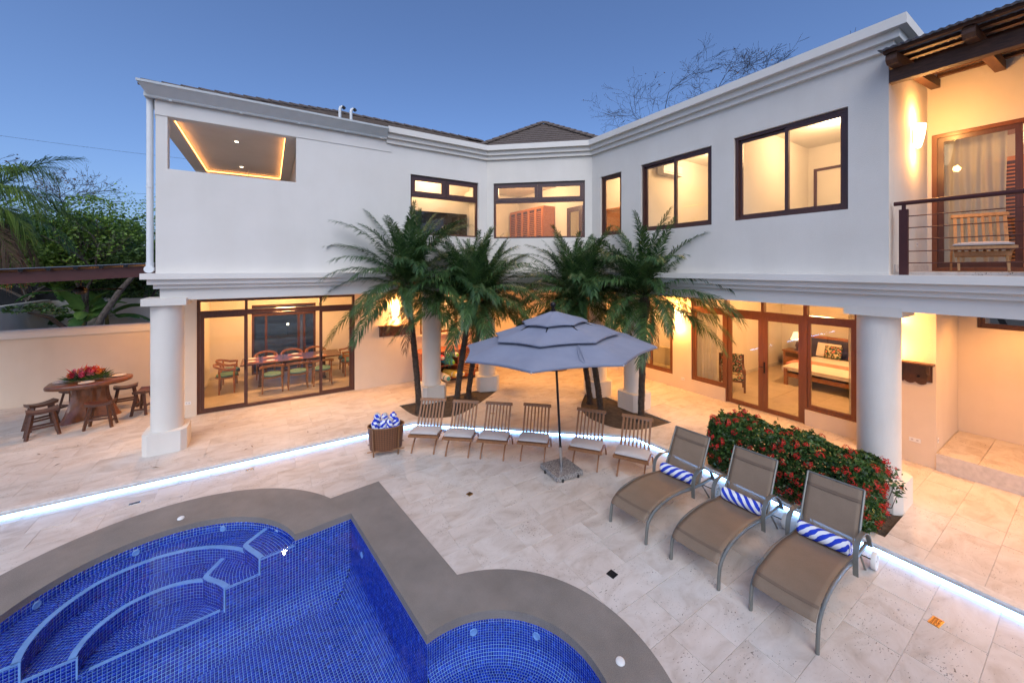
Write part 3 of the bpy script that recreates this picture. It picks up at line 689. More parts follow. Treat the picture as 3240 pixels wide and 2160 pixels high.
for ang in (66, 28): jet((CS[0] + (RS - .004) * math.cos(R(ang)), CS[1] + (RS - .004) * math.sin(R(ang)), -.29), (-math.cos(R(ang)), -math.sin(R(ang))), pool)
jet((-.004, -.5, -.42), (-1, 0), pool)
for wp in ((-1.08, 7.20, 0), (2.71, 2.42, 0)):                  # round white lids let into the coping
    q = (wp[0] - O2[0], wp[1] - O2[1]); le = q[0] * EV[0] + q[1] * EV[1]; ln = q[0] * NV[0] + q[1] * NV[1]
    MB().lathe([(.0, .022), (.018, .022), (.036, .016), (.042, .006), (.042, .0)], 24).build('skimmer_lid', M['white_plastic'], pool, True, (le, ln, ZD + .006))
vv, ff = cdt([POOL_IN], lambda p: inpoly(p, POOL_IN))
wmb = MB(); wmb.add([(x, y, ZW) for x, y in vv], ff)
wt = wmb.build('pool_water', M['water'], None, False, (O2[0], O2[1], 0), (0, 0, PROT)); tag(wt, kind='structure')
# ================================================================== the house
house = thing('house', 'two storey white rendered house wrapping the pool court, lit rooms', 'house')
A_, B_ = 9.75, 7.55
F1, F2 = (5.32, A_), (B_, 7.75)
def wall_seg(p0, p1, z0, z1, th, openings=(), name='wall', mat='stucco', parent=house):
    """wall along p0->p1 (inside to the left) with openings (s0, s1, za, zb)"""
    d = Vector((p1[0] - p0[0], p1[1] - p0[1])); L = d.length; ang = math.atan2(d.y, d.x)
    S = sorted({0, L, *[max(0, min(L, s)) for o in openings for s in o[:2]]}); Z = sorted({z0, z1, *[max(z0, min(z1, z)) for o in openings for z in o[2:]]})
    solid = lambda s, z: not any(o[0] < s < o[1] and o[2] < z < o[3] for o in openings)
    mb = MB(); vs = {}; 
    def vid(i, j, k):
        key = (i, j, k)
        if key not in vs: vs[key] = len(mb.v); mb.v.append((S[i], th * k, Z[j]))
        return vs[key]
    ok = lambda i, j: 0 <= i < len(S) - 1 and 0 <= j < len(Z) - 1 and solid((S[i] + S[i + 1]) / 2, (Z[j] + Z[j + 1]) / 2)
    for i in range(len(S) - 1):
        for j in range(len(Z) - 1):
            if not ok(i, j): continue
            q = lambda a, b, k: vid(i + a, j + b, k)
            mb.f.append((q(0, 0, 0), q(1, 0, 0), q(1, 1, 0), q(0, 1, 0))); mb.f.append((q(0, 0, 1), q(0, 1, 1), q(1, 1, 1), q(1, 0, 1)))
            if not ok(i - 1, j): mb.f.append((q(0, 0, 0), q(0, 1, 0), q(0, 1, 1), q(0, 0, 1)))
            if not ok(i + 1, j): mb.f.append((q(1, 0, 0), q(1, 0, 1), q(1, 1, 1), q(1, 1, 0)))
            if not ok(i, j - 1): mb.f.append((q(0, 0, 0), q(0, 0, 1), q(1, 0, 1), q(1, 0, 0)))
            if not ok(i, j + 1): mb.f.append((q(0, 1, 0), q(1, 1, 0), q(1, 1, 1), q(0, 1, 1)))
    return mb.build(name, M[mat], parent, False, (p0[0], p0[1], 0), (0, 0, ang)), ang
def xop(x0, a, b, z0, z1): return (a - x0, b - x0, z0, z1)
# ---- ground floor walls
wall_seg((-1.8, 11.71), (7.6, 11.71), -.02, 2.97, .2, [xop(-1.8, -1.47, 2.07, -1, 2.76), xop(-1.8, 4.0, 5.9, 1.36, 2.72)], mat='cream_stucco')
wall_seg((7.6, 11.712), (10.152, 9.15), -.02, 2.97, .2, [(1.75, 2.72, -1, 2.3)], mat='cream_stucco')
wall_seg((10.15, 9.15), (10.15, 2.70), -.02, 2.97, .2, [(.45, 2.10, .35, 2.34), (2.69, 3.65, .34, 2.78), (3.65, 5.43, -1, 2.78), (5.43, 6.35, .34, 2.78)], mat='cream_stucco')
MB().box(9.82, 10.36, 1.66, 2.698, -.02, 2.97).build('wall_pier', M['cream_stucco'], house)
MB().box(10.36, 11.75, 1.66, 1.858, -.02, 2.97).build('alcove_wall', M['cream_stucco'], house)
MB().box(9.80, 11.55, -3.0, 1.658, -.02, .28).build('alcove_floor', M['riser_stone'], house)
for i in range(4):
    for j in range(5): MB().bbox(9.802 + i * .436, 9.802 + i * .436 + .43, 1.65 - (j + 1) * .46, 1.65 - j * .46 - .006, .272, .296, .004).build('floor_tile', M['travertine'], house)
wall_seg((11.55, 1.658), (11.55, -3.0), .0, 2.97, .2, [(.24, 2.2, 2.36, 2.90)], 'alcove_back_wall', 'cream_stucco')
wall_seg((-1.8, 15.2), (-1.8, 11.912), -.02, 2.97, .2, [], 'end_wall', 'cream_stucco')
# ---- columns
def column(x, y, rot, sink=0.0):
    c = MB().lathe([(.25, .40), (.25, 2.80)], 40).build('column', M['stucco'], house, True, (x, y, 0), (0, 0, rot))
    h, k = .325, .085; poly = [(-h + k, -h), (h - k, -h), (h, -h + k), (h, h - k), (h - k, h), (-h + k, h), (-h, h - k), (-h, -h + k)]
    MB().prism(poly, -.05, .40).build('column_base', M['stucco'], c)
    MB().box(-.325, .325, -.325, .325, 2.80, 2.935).build('column_cap', M['stucco'], c)
for x, y, r_ in ((-1.69, 9.95, 0), (3.70, 9.90, 0), (5.42, 9.92, R(-21)), (7.82, 7.80, R(-21)), (7.84, 6.55, 0), (7.87, 1.93, 0)): column(x, y, r_)
# ---- floor slab / soffit and the moulded band between the storeys
MB().prism([(-1.75, 9.96), (5.40, 9.96), (7.76, 7.84), (7.76, -4), (16.2, -4), (16.2, 15.3), (-1.75, 15.3)], 2.97, 3.37).build('floor_slab', M['cream_stucco'], house)
MB().sweep([(-1.77, 15), (-1.77, A_), F1, F2, (B_, -4)], [(-.24, 2.89), (0, 2.89), (0, 3.12), (.08, 3.12), (.08, 3.20), (.155, 3.20), (.155, 3.30), (.235, 3.30), (.235, 3.41), (-.24, 3.41)]).build('string_course', M['smooth_render'], house)
# ---- upper storey walls
wall_seg((-1.83, A_), F1, 3.41, 6.99, .2, [xop(-1.83, -1.66, .5, 5.42, 6.42), xop(-1.83, 3.08, 5.05, 4.39, 5.95), xop(-1.83, -3, 2.46, 6.72, 8)], mat='smooth_render')
MB().box(-1.84, 2.59, 9.734, 9.752, 6.425, 6.718).build('lintel_band', M['smooth_render'], house)
wall_seg(F1, F2, 3.41, 6.99, .2, [(.2, 2.8, 4.37, 5.96)])
wall_seg(F2, (B_, 1.74), 3.41, 6.99, .2, [(.32, 1.04, 4.38, 5.97), (1.65, 3.39, 4.39, 5.99), (3.83, 5.55, 4.42, 6.01)])
for (fx, fy), a0, a1 in ((F1, 90, 48.1), (F2, 48.1, 0)):
    MB().prism([(fx, fy), (fx + .2 * math.cos(R(a1)), fy + .2 * math.sin(R(a1))), (fx + .2 * math.cos(R(a0)), fy + .2 * math.sin(R(a0)))], 3.41, 6.985).build('wall_corner', M['stucco'], house)
wall_seg((7.752, 1.74), (9.68, 1.74), 3.41, 6.99, .2, [], 'balcony_side_wall')
wall_seg((9.68, 1.94), (9.68, -4), 3.41, 6.99, .2, [(.25, 2.85, 3.3, 5.80)], 'balcony_back_wall')
MB().sweep([(2.46, A_), F1, F2, (B_, 1.74), (9.9, 1.74)], [(-.1, 6.63), (.07, 6.63), (.07, 6.74), (.14, 6.74), (.14, 6.855), (.23, 6.855), (.23, 7.0), (-.26, 7.0), (-.26, 6.94), (-.1, 6.94)]).build('cornice', M['smooth_render'], house)
# ---- inner partitions and ceilings (upper)
IW = M['interior_wall']
def ib(name, *b, mat=None): return MB().box(*b).build(name, mat or IW, house)
ib('partition', .56, .70, 9.96, 15.0, 3.41, 6.5); ib('partition', 2.5, 2.62, 9.96, 11.1, 3.41, 6.5); ib('partition', 5.40, 5.50, 10.02, 11.1, 3.41, 6.5)
ib('partition', 2.5, 5.50, 11.1, 11.22, 3.41, 6.5); ib('partition', 8.9, 9.0, 6.5, 13.5, 3.41, 6.5); ib('partition', 5.5, 8.9, 13.5, 13.6, 3.41, 6.5)
ib('partition', 5.40, 5.498, 11.222, 13.6, 3.41, 6.5)
ib('partition', 7.76, 11.5, 6.40, 6.498, 3.41, 6.5); ib('partition', 7.76, 11.4, 4.10, 4.18, 3.41, 6.5); ib('partition', 11.4, 11.5, 1.945, 6.398, 3.41, 6.5)
MB().prism([(.72, 9.97), (5.40, 9.97), (7.77, 7.85), (7.77, 1.96), (11.5, 1.96), (11.5, 13.6), (.72, 13.6)], 6.5, 6.6).build('upper_ceiling', M['interior_ceiling'], house)
MB().prism([(.72, 9.97), (5.40, 9.97), (7.77, 7.85), (7.77, 1.96), (11.39, 1.96), (11.39, 13.5), (.72, 13.5)], 3.372, 3.405).build('upper_floor', M['interior_floor'], house)
# ---- ground floor rooms
ib('dining_floor', -1.6, 3.4, 11.72, 15.15, -.02, .002, mat=M['interior_floor'])
for i in range(6):
    for j in range(5): MB().bbox(-1.6 + i * .8 + .003, -1.6 + i * .8 + .797, 11.73 + j * .68 + .003, 11.73 + j * .68 + .677, .0, .010, .003).build('interior_tile', M['interior_floor'], house)
wall_seg((-1.6, 15.15), (3.5, 15.15), 0, 2.97, .2, [(1.1, 2.98, -1, 2.3)], 'dining_back_wall', 'interior_wall')
ib('partition', 3.30, 3.42, 11.912, 15.15, 0, 2.97); ib('partition', -1.602, -1.58, 11.912, 15.15, 0, 2.97)
for b_ in ((-1.58, -.5, 15.135, 15.149), (1.38, 3.3, 15.135, 15.149)): MB().box(*b_, .01, .10).build('skirting', M['riser_stone'], house)
MB().box(-1.579, -1.565, 11.95, 15.13, .01, .10).build('skirting', M['riser_stone'], house)
ib('bedroom_floor', 10.2, 16.0, 2.4, 6.6, -.02, .002, mat=M['interior_floor'])
for i in range(7):
    for j in range(5): MB().bbox(10.36 + i * .8 + .003, 10.36 + i * .8 + .797, 2.5 + j * .81 + .003, 2.5 + j * .81 + .807, .0, .010, .003).build('interior_tile', M['interior_floor'], house)
ib('partition', 10.352, 16.1, 6.56, 6.66, 0, 2.97); ib('partition', 15.95, 16.05, 2.4, 6.558, 0, 2.97); ib('partition', 10.352, 15.95, 2.4, 2.5, 0, 2.97)
MB().box(10.36, 15.94, 6.545, 6.559, .01, .11).build('skirting', M['riser_stone'], house); MB().box(15.935, 15.949, 2.5, 6.54, .01, .11).build('skirting', M['riser_stone'], house)
ib('living_floor', 10.352, 14.5, 6.662, 9.6, -.02, .004, mat=M['interior_floor']); ib('partition', 14.5, 14.6, 6.662, 9.6, 0, 2.97); ib('partition', 10.3, 14.6, 9.6, 9.7, 0, 2.97)
ib('partition', 3.42, 7.8, 13.4, 13.5, 0, 2.97); ib('kitchen_floor', 3.42, 7.6, 11.912, 13.4, -.02, .004, mat=M['interior_floor'])
# ---- windows and doors
def win_node(p0, ang, sb, name, mat, fr):
    mb = MB(); fr(mb); o = mb.build(name, M[mat], house, False, (p0[0], p0[1], 0), (0, 0, ang)); return o
def sash(node, x0, x1, z0, z1, w, y, mat, th=.035, glass='glass', name='sash', handle=None):
    s = MB().frame(x0, x1, z0, z1, w, y, y + th).build(name, M[mat], node)
    MB().box(x0 + w - .006, x1 - w + .006, y + th * .4, y + th * .6, z0 + w - .006, z1 - w + .006).build('pane', M[glass], node)
    if handle == 'lever':
        MB().box(x0 + .02, x0 + .05, y - .012, y, .95, 1.22).build('handle_plate', M['black_metal'], node); MB().box(x0 - .07, x0 + .035, y - .045, y - .03, 1.09, 1.105).build('handle', M['black_metal'], node)
    if handle == 'pull': MB().box(x0 + .015, x0 + .035, y - .03, y, .95, 1.2).build('handle', M['black_metal'], node)
    return s
def awning_window(p0, p1, s0, s1, z0, z1, mat='dark_frame'):
    ang = math.atan2(p1[1] - p0[1], p1[0] - p0[0]); zt = z0 + (z1 - z0) * .66; xm = (s0 + s1) / 2
    n = win_node(p0, ang, 0, 'window', mat, lambda m: (m.frame(s0, s1, z0, z1, .05, .07, .15), m.box(s0 + .05, s1 - .05, .071, .149, zt - .03, zt + .03), m.box(xm - .025, xm + .025, .071, .149, zt + .03, z1 - .05)))
    MB().box(s0 + .045, s1 - .045, .105, .111, z0 + .045, zt - .025).build('pane', M['glass'], n)
    sash(n, s0 + .052, xm - .027, zt + .032, z1 - .052, .085, .055, mat); sash(n, xm + .027, s1 - .052, zt + .032, z1 - .052, .085, .055, mat)
def slider_window(p0, p1, s0, s1, z0, z1, split=.5, mat='dark_frame'):
    ang = math.atan2(p1[1] - p0[1], p1[0] - p0[0]); xm = s0 + (s1 - s0) * split
    n = win_node(p0, ang, 0, 'window', mat, lambda m: m.frame(s0, s1, z0, z1, .055, .05, .16))
    sash(n, s0 + .056, xm + .025, z0 + .056, z1 - .056, .055, .10, mat); sash(n, xm - .025, s1 - .056, z0 + .056, z1 - .056, .055, .06, mat)
def fixed_window(p0, p1, s0, s1, z0, z1, mat='dark_frame', w=.06, glass='glass'):
    ang = math.atan2(p1[1] - p0[1], p1[0] - p0[0])
    n = win_node(p0, ang, 0, 'window', mat, lambda m: m.frame(s0, s1, z0, z1, .05, .05, .15)); sash(n, s0 + .051, s1 - .051, z0 + .051, z1 - .051, w, .075, mat, glass=glass)
awning_window((-1.83, A_), F1, 3.08 + 1.83, 5.05 + 1.83, 4.39, 5.95)
awning_window(F1, F2, .2, 2.8, 4.37, 5.96)
fixed_window(F2, (B_, 1.74), .32, 1.04, 4.38, 5.97)
slider_window(F2, (B_, 1.74), 1.65, 3.39, 4.39, 5.99); slider_window(F2, (B_, 1.74), 3.83, 5.55, 4.42, 6.01)
# dining sliding doors with transom lights
n = win_node((-1.8, 11.71), 0, 0, 'sliding_door', 'dark_frame', lambda m: (m.frame(.33, 3.87, .004, 2.755, .06, .04, .17), m.box(.39, 3.81, .041, .169, 2.38, 2.47), *[m.box(x - .03, x + .03, .042, .168, 2.47, 2.695) for x in (1.30, 2.99)]))
for a, b in ((.39, 1.27), (1.33, 2.96), (3.02, 3.81)): MB().box(a - .004, b + .004, .10, .106, 2.465, 2.70).build('pane', M['glass'], n)
sash(n, .392, 1.33, .045, 2.378, .075, .05, 'dark_frame'); sash(n, 2.96, 3.808, .045, 2.378, .075, .05, 'dark_frame')
sash(n, 1.28, 3.01, .03, 2.37, .035, .115, 'dark_frame'); 
for x in (1.26, 3.0): MB().box(x, x + .03, .030, .05, .95, 1.22).build('handle', M['black_metal'], n)
# garden door of the dining room
n = win_node((-1.6, 15.15), 0, 0, 'garden_door', 'dark_frame', lambda m: (m.frame(1.1, 2.98, .0, 2.3, .07, .03, .15), m.box(1.17, 2.91, .031, .149, 1.92, 2.0), *[m.box(x - .035, x + .035, .032, .148, .0, 1.92) for x in (1.5, 2.45, 2.62)]))
for a, b in ((1.17, 1.465), (1.535, 2.415), (2.655, 2.91)): MB().box(a, b, .08, .086, .07, 1.92).build('pane', M['dark_glass'], n)
MB().box(1.17, 2.91, .08, .086, 2.0, 2.23).build('pane', M['dark_glass'], n)
MB().box(2.52, 2.55, .0, .03, .7, 1.7).build('handle', M['steel'], n)
# bedroom doors, side lights and transoms (south wing)
n = win_node((10.15, 9.15), -R(90), 0, 'bedroom_doors', 'red_frame', lambda m: (
    m.box(2.692, 2.752, .03, .17, .342, 2.778), m.box(6.288, 6.348, .03, .17, .342, 2.778), m.box(3.62, 3.69, .03, .17, .005, 2.778), m.box(5.39, 5.46, .03, .17, .005, 2.778),
    m.box(2.752, 6.288, .031, .169, 2.715, 2.777), m.box(2.752, 3.62, .032, .168, 2.33, 2.44), m.box(3.69, 5.39, .032, .168, 2.33, 2.44), m.box(5.46, 6.288, .032, .168, 2.33, 2.44),
    m.box(4.51, 4.57, .033, .167, 2.44, 2.715), m.box(2.752, 3.62, .033, .167, .343, .40), m.box(5.46, 6.288, .033, .167, .343, .40)))
for a, b in ((2.752, 3.62), (3.69, 4.51), (4.57, 5.39), (5.46, 6.288)): MB().box(a - .003, b + .003, .095, .101, 2.435, 2.72).build('pane', M['glass'], n)
sash(n, 2.754, 3.618, .402, 2.328, .06, .05, 'red_frame', .05); sash(n, 5.462, 6.286, .402, 2.328, .06, .05, 'red_frame', .05)
sash(n, 3.692, 4.538, .01, 2.328, .10, .055, 'red_frame', .05, name='door_leaf'); sash(n, 4.542, 5.388, .01, 2.328, .10, .055, 'red_frame', .05, name='door_leaf', handle='lever')
n = win_node((10.15, 9.15), -R(90), 0, 'window', 'red_frame', lambda m: m.frame(.45, 2.10, .35, 2.34, .06, .03, .16)); sash(n, .51, 1.32, .41, 2.28, .06, .09, 'red_frame'); sash(n, 1.26, 2.04, .41, 2.28, .06, .05, 'red_frame')
n = win_node((-1.8, 11.71), 0, 0, 'serving_window', 'red_frame', lambda m: (m.frame(5.8, 7.7, 1.42, 2.72, .07, .05, .16), m.box(6.40, 6.47, .051, .159, 1.49, 2.65), m.box(7.03, 7.1, .051, .159, 1.49, 2.65)))
MB().box(5.87, 7.63, .10, .106, 1.49, 2.65).build('pane', M['glass'], n); MB().box(5.72, 7.78, -.10, .2, 1.362, 1.418).build('window_sill', M['stucco'], n)
n = win_node((7.6, 11.712), math.atan2(-2.562, 2.552), 0, 'entrance_door', 'red_frame', lambda m: (m.frame(1.75, 2.72, .0, 2.298, .06, .03, .17), m.box(1.81, 2.66, .08, .125, .005, 2.238)))
for a, b in ((.12, .95), (1.08, 2.12)): MB().bbox(1.93, 2.54, .068, .0795, a, b, .004).build('door_panel', M['red_frame'], n)
fixed_window((11.55, 1.658), (11.55, -3.0), .24, 2.2, 2.36, 2.90, 'dark_frame', .04, 'dark_glass')
# balcony sliding door
n = win_node((9.68, 1.94), -R(90), 0, 'balcony_door', 'red_frame', lambda m: m.frame(.25, 2.85, 3.46, 5.80, .06, .02, .17))
sash(n, .311, 1.20, 3.522, 5.738, .075, .04, 'dark_frame', name='sash'); sash(n, 1.95, 2.789, 3.522, 5.738, .075, .04, 'dark_frame')
ib('bedroom_back_wall', 12.6, 12.7, -4, 1.94, 3.41, 6.5); ib('partition', 9.88, 12.7, 1.80, 1.938, 3.41, 6.5); ib('upper_bedroom_floor', 9.88, 12.6, -4, 1.8, 3.372, 3.46, mat=M['interior_floor'])
MB().prism([(9.89, -4), (12.7, -4), (12.7, 1.79), (9.89, 1.79)], 6.2, 6.25).build('plank_ceiling', M['louvre_wood'], house)
# ---- balcony: floor, skirting, railing
MB().box(7.80, 9.68, -4, 1.738, 3.372, 3.455).build('balcony_floor', M['travertine'], house)
MB().box(7.80, 9.66, 1.722, 1.7385, 3.456, 3.56).build('skirting', M['riser_stone'], house)
rail = thing('balcony_railing', 'dark red metal balcony railing with thin horizontal bars', 'railing', (7.62, 0, 3.41))
MB().tube([(0, 1.70, 1.02), (0, -1.6, 1.02)], .03, 14).build('handrail', M['oxide_metal'], rail, True)
for y in (1.60, .42, -.8):
    MB().box(-.03, .03, y - .045, y + .045, 0, .93).build('post', M['oxide_metal'], rail); MB().box(-.015, .015, y - .02, y + .02, .93, 1.0).build('bracket', M['oxide_metal'], rail)
for k in range(5): MB().tube([(0, 1.62, .17 + k * .165), (0, -1.6, .17 + k * .165)], .007, 8).build('bar', M['oxide_metal'], rail)
# ---- lean-to roof over the balcony
br = thing('balcony_roof', 'dark timber balcony roof with carved rafter ends and corrugated sheeting', 'roof')
sl_ = .108; zr = lambda x: 6.36 + (x - 7.55) * sl_
MB().box(7.54, 7.66, -3.5, 1.735, 6.17, 6.355).build('beam', M['beam_wood_lengthwise'], br)
def rafter(y):
    mb = MB(); x0, x1 = 7.20, 9.67; h = .145; w = .055
    prof_ = [(x0 + .06, zr(x0) + .005), (x0, zr(x0) + .05), (x0, zr(x0) + .10), (x0 + .03, zr(x0) + h), (x1, zr(x1) + h), (x1, zr(x1) + .002), (x0 + .16, zr(x0 + .16) + .002)]
    k = len(prof_); mb.add([(x, y - w, z) for x, z in prof_] + [(x, y + w, z) for x, z in prof_], [tuple(range(k)), tuple(range(2 * k - 1, k - 1, -1))] + [(i, k + i, k + (i + 1) % k, (i + 1) % k) for i in range(k)])
    mb.build('rafter', M['beam_wood'], br)
for y in (1.64, .95, .26, -.43, -1.12): rafter(y)
for x in (7.24, 7.55, 7.86, 8.17, 8.5, 8.85, 9.2, 9.55): MB().box(x - .035, x + .035, -3.5, 1.72, zr(x) + .150, zr(x) + .195).build('purlin', M['beam_wood_lengthwise'], br)
mb = MB(); ys = np.arange(1.76, -3.5, -.018); xs_ = (7.12, 9.68)
vs_ = [(x, y, zr(x) + .206 + .008 * math.sin(i * math.pi / 2)) for x in xs_ for i, y in enumerate(ys)]; k = len(ys)
mb.add(vs_, [(i, i + 1, k + i + 1, k + i) for i in range(k - 1)]); o = mb.build('corrugated_sheet', M['sheet_metal'], br, True)
md = o.modifiers.new('thick', 'SOLIDIFY'); md.thickness = .004
# ---- terrace behind the upper opening: tray ceiling with warm cove light
SR = M['smooth_render']
ib('tray_soffit', -1.88, -1.62, 9.96, 15.1, 6.42, 6.60, mat=SR); ib('tray_soffit', .30, .555, 9.96, 15.1, 6.42, 6.60, mat=SR); ib('tray_soffit', -1.62, .30, 14.82, 15.1, 6.42, 6.60, mat=SR)
ib('tray_ceiling', -1.62, .30, 9.96, 14.82, 6.54, 6.60, mat=SR)
for i, b_ in enumerate(((-1.618, -1.608, 9.97, 14.8), (.288, .298, 9.97, 14.8), (-1.60, .28, 14.808, 14.818))): MB().box(*b_, 6.475, 6.487).build('cove_light', M['led_warm'], house)
for x, y in ((-.67, 11.27), (-.71, 13.98)):
    d_ = MB().lathe([(0, 6.534), (.03, 6.534), (.04, 6.536), (.04, 6.5395)], 20).build('downlight', M['downlight_glow'], house, False, (x, y, 0))
    lamp('downlight_lamp', 'SPOT', (0, 0, 6.50), 14, d_, WARM, .04, 130)
MB().box(.52, .555, 13.6, 14.9, 3.41, 6.0).build('terrace_door', M['dark_frame'], house)
MB().tube([(-.55, 14.3, 6.54), (-.55, 14.3, 6.25)], .012, 8).build('fan_rod', M['white_metal'], house)
MB().box(-1.88, -1.68, 14.9, 15.1, 3.41, 6.42).build('terrace_post', M['smooth_render'], house)
# ---- gutter, downpipe
gp = [(0.0, 6.722), (-.085, 6.70), (-.105, 6.715), (-.115, 6.745), (-.27, 6.895), (-.295, 6.905), (-.30, 6.945), (-.28, 6.95), (-.10, 6.80), (0.0, 6.80)]
k = len(gp); g_ = MB(); vs_ = [(-1.86 + .62 * dy, 9.748 + dy, z) for dy, z in gp] + [(2.455, 9.748 + dy, z) for dy, z in gp]
g_.add(vs_, [tuple(range(k)), tuple(range(2 * k - 1, k - 1, -1))] + [(i, k + i, k + (i + 1) % k, (i + 1) % k) for i in range(k)]).build('gutter', M['gutter_metal'], house)
MB().box(-1.98, -1.86, 9.66, 15.3, 6.722, 6.80).build('eave_soffit', M['gutter_metal'], house)
for x in (-1.6, -.5, .55, 1.5, 2.3): MB().box(x - .02, x + .02, 9.625, 9.66, 6.690, 6.725).build('gutter_bracket', M['gutter_metal'], house)
dp = MB().tube([(-1.925, 9.83, 6.75), (-1.925, 9.83, 3.62)], .052, 16).build('downpipe', M['white_metal'], house, True)
MB().tube([(-1.925, 9.83, 3.62), (-1.925, 9.83, 3.53)], .06, 16).build('pipe_collar', M['white_metal'], dp, True)
MB().tube([(-1.925, 9.86, 3.49), (-1.925, 9.74, 3.49)], .072, 18).build('pipe_elbow', M['white_metal'], dp, True)
for z in (5.05,): MB().tube([(-1.925, 9.83, z - .015), (-1.925, 9.83, z + .015)], .058, 16).build('pipe_clip', M['white_metal'], dp, True)
# ---- pitched roofs
def zfront(y): return 6.87 + (y - 9.58) * .421
rm = MB()
rm.add([(-1.95, 9.58, 6.87), (6.2, 9.58, 6.87), (7.2, 13.5, 8.52), (1.97, 13.5, 8.52), (-1.95, 17.42, 6.87), (7.2, 17.42, 6.87)], [(0, 1, 2, 3), (0, 3, 4), (4, 3, 2, 5), (1, 5, 2)])
roof = rm.build('roof', M['roof_tile'], house)
st = MB()                                                # courses of flat tiles on the front slope
rr = random.Random(2)
for c in range(13):
    y0 = 9.58 + c * .30; y1 = y0 + .33; xa = -1.95 + c * .30; x = xa + rr.random() * .3
    while x < 5.9:
        dz = rr.uniform(0, .006); z0, z1 = zfront(y0) + .052 + dz, zfront(min(y1, 13.5)) + .018
        st.add([(x + .004, y0, z0 - .03), (x + .326, y0, z0 - .03), (x + .326, y0, z0), (x + .004, y0, z0), (x + .004, min(y1, 13.5), z1), (x + .326, min(y1, 13.5), z1)], [(0, 1, 2, 3), (3, 2, 5, 4), (0, 3, 4), (1, 5, 2)])
        x += .33
o = st.build('roof_tiles', M['roof_tile'], roof); o['kind'] = 'stuff'
cap = MB(); cap.add([(-.10, 0, -.02), (0, 0, .05), (.10, 0, -.02), (-.115, .4, .0), (0, .4, .075), (.115, .4, .0), (-.10, 0, -.05), (.10, 0, -.05), (-.115, .4, -.03), (.115, .4, -.03)],
                    [(0, 3, 4, 1), (1, 4, 5, 2), (3, 8, 9, 5, 4), (6, 0, 1, 2, 7), (0, 6, 8, 3), (2, 5, 9, 7)])
cap_me = cap.mesh('ridge_cap', M['roof_tile'])
def caps(p, q, n, parent):
    p, q = Vector(p), Vector(q); d = (p - q); L = d.length; yaw = math.atan2(-d.x, d.y); pit = math.asin(d.z / L)
    for i in range(n): inst('ridge_cap', cap_me, parent, tuple(q + d * (i / n) + Vector((0, 0, .06))), (pit, 0, yaw), (1, L / n / .36, 1))
caps((-1.95, 9.58, 6.87), (1.97, 13.5, 8.52), 16, roof); caps((1.97, 13.5, 8.52), (7.2, 13.5, 8.52), 15, roof)
# corner turret roof: rows of flat tiles up to a point, square to the splayed wall
AP = Vector((9.3, 12.3, 9.30)); SLP = .70; HB = 2.35
tang = math.atan2(-2.0, 2.23)
tp = MB(); zb = -HB * SLP
tp.add([(-HB, -HB, zb), (HB, -HB, zb), (HB, HB, zb), (-HB, HB, zb), (0, 0, 0)], [(0, 1, 4), (1, 2, 4), (2, 3, 4), (3, 0, 4)])
turret = tp.build('corner_roof', M['roof_tile'], house, False, tuple(AP), (0, 0, tang))
MB().box(-2.1, 2.1, -2.1, 2.1, 6.62 - AP.z, zb + .01).build('drum_wall', M['stucco'], turret)
rr = random.Random(4); pit = math.atan(SLP)
tile_me = {}
def tmesh(w):
    w = round(w, 2)
    if w not in tile_me: tile_me[w] = MB().box(-w / 2 + .004, w / 2 - .004, -.02, .25, -.004, .030).mesh('roof_tile', M['roof_tile'])
    return tile_me[w]
for side in range(4):
    for r_ in range(11):
        q = .08 + (r_ + 1) * .20
        half = q - .04; x = -half; first = True
        while x < half - .03:
            w = min(.31 if not first else .16 + .15 * (r_ % 2), half - x); first = False
            cx = x + w / 2; z = -q * SLP + .03
            a_ = -side * math.pi / 2; loc = (cx * math.cos(a_) + q * math.sin(a_), cx * math.sin(a_) - q * math.cos(a_), z)
            if side in (0, 1, 3): inst('roof_tile', tmesh(max(w, .05)), turret, loc, (pit - .07 + rr.uniform(-.01, .01), 0, a_))
            x += w
q = 2.3
for sx, sy in ((-1, -1), (1, -1)): caps((sx * q, sy * q, -q * SLP + .03), (0, 0, .03), 11, turret)
for x in (.98, 1.24):
    vp = MB().tube([(0, 0, 0), (0, 0, .28), (.015, -.0, .33), (.05, 0, .355), (.085, 0, .345)], .035, 12).build('vent_pipe', M['white_metal'], roof, True, (x + .5, 10.35, zfront(10.35)))
    MB().tube([(.05, 0, .355), (.09, 0, .343), (.115, 0, .315)], .040, 12).build('pipe_hood', M['black_plastic'], vp, True)
# ---- wall lamps, sockets, hook racks
def sconce(name, loc, yaw, label, power, parent=None, h=.46):
    s = thing(name, label, 'wall lamp', loc, yaw, 'wall lamps round the court')
    MB().box(-.05, .05, -.008, .012, -.10, .12).build('back_plate', M['white_metal'], s)
    mb = MB(); n_ = 14; rows = [(.058, -.5), (.075, -.38), (.098, -.1), (.115, .2), (.125, .5)]; vs_ = []
    for r_, z in rows:
        for i in range(n_ + 1): a = math.pi * i / n_; vs_.append((r_ * math.cos(a), -.014 - r_ * .95 * math.sin(a), z * h))
    m_ = n_ + 1; fs_ = [(j * m_ + i, j * m_ + i + 1, (j + 1) * m_ + i + 1, (j + 1) * m_ + i) for j in range(len(rows) - 1) for i in range(n_)]
    mb.add(vs_, fs_); mb.build('lamp_shade', M['shade_glow'], s, True)
    lamp('bulb', 'POINT', (0, -.15, .30), power * .6, s, WARM_L, .05); lamp('bulb', 'POINT', (0, -.17, -.28), power * .4, s, WARM_L, .05)
    return s
sconce('wall_lamp', (3.22, 11.69, 2.15), 0, 'lit half bowl wall lamp above the wooden hook rack by the dining doors', 38)
sconce('wall_lamp', (10.13, 6.82, 2.05), -R(90), 'lit wall lamp between the sofa window and the bedroom side light', 46)
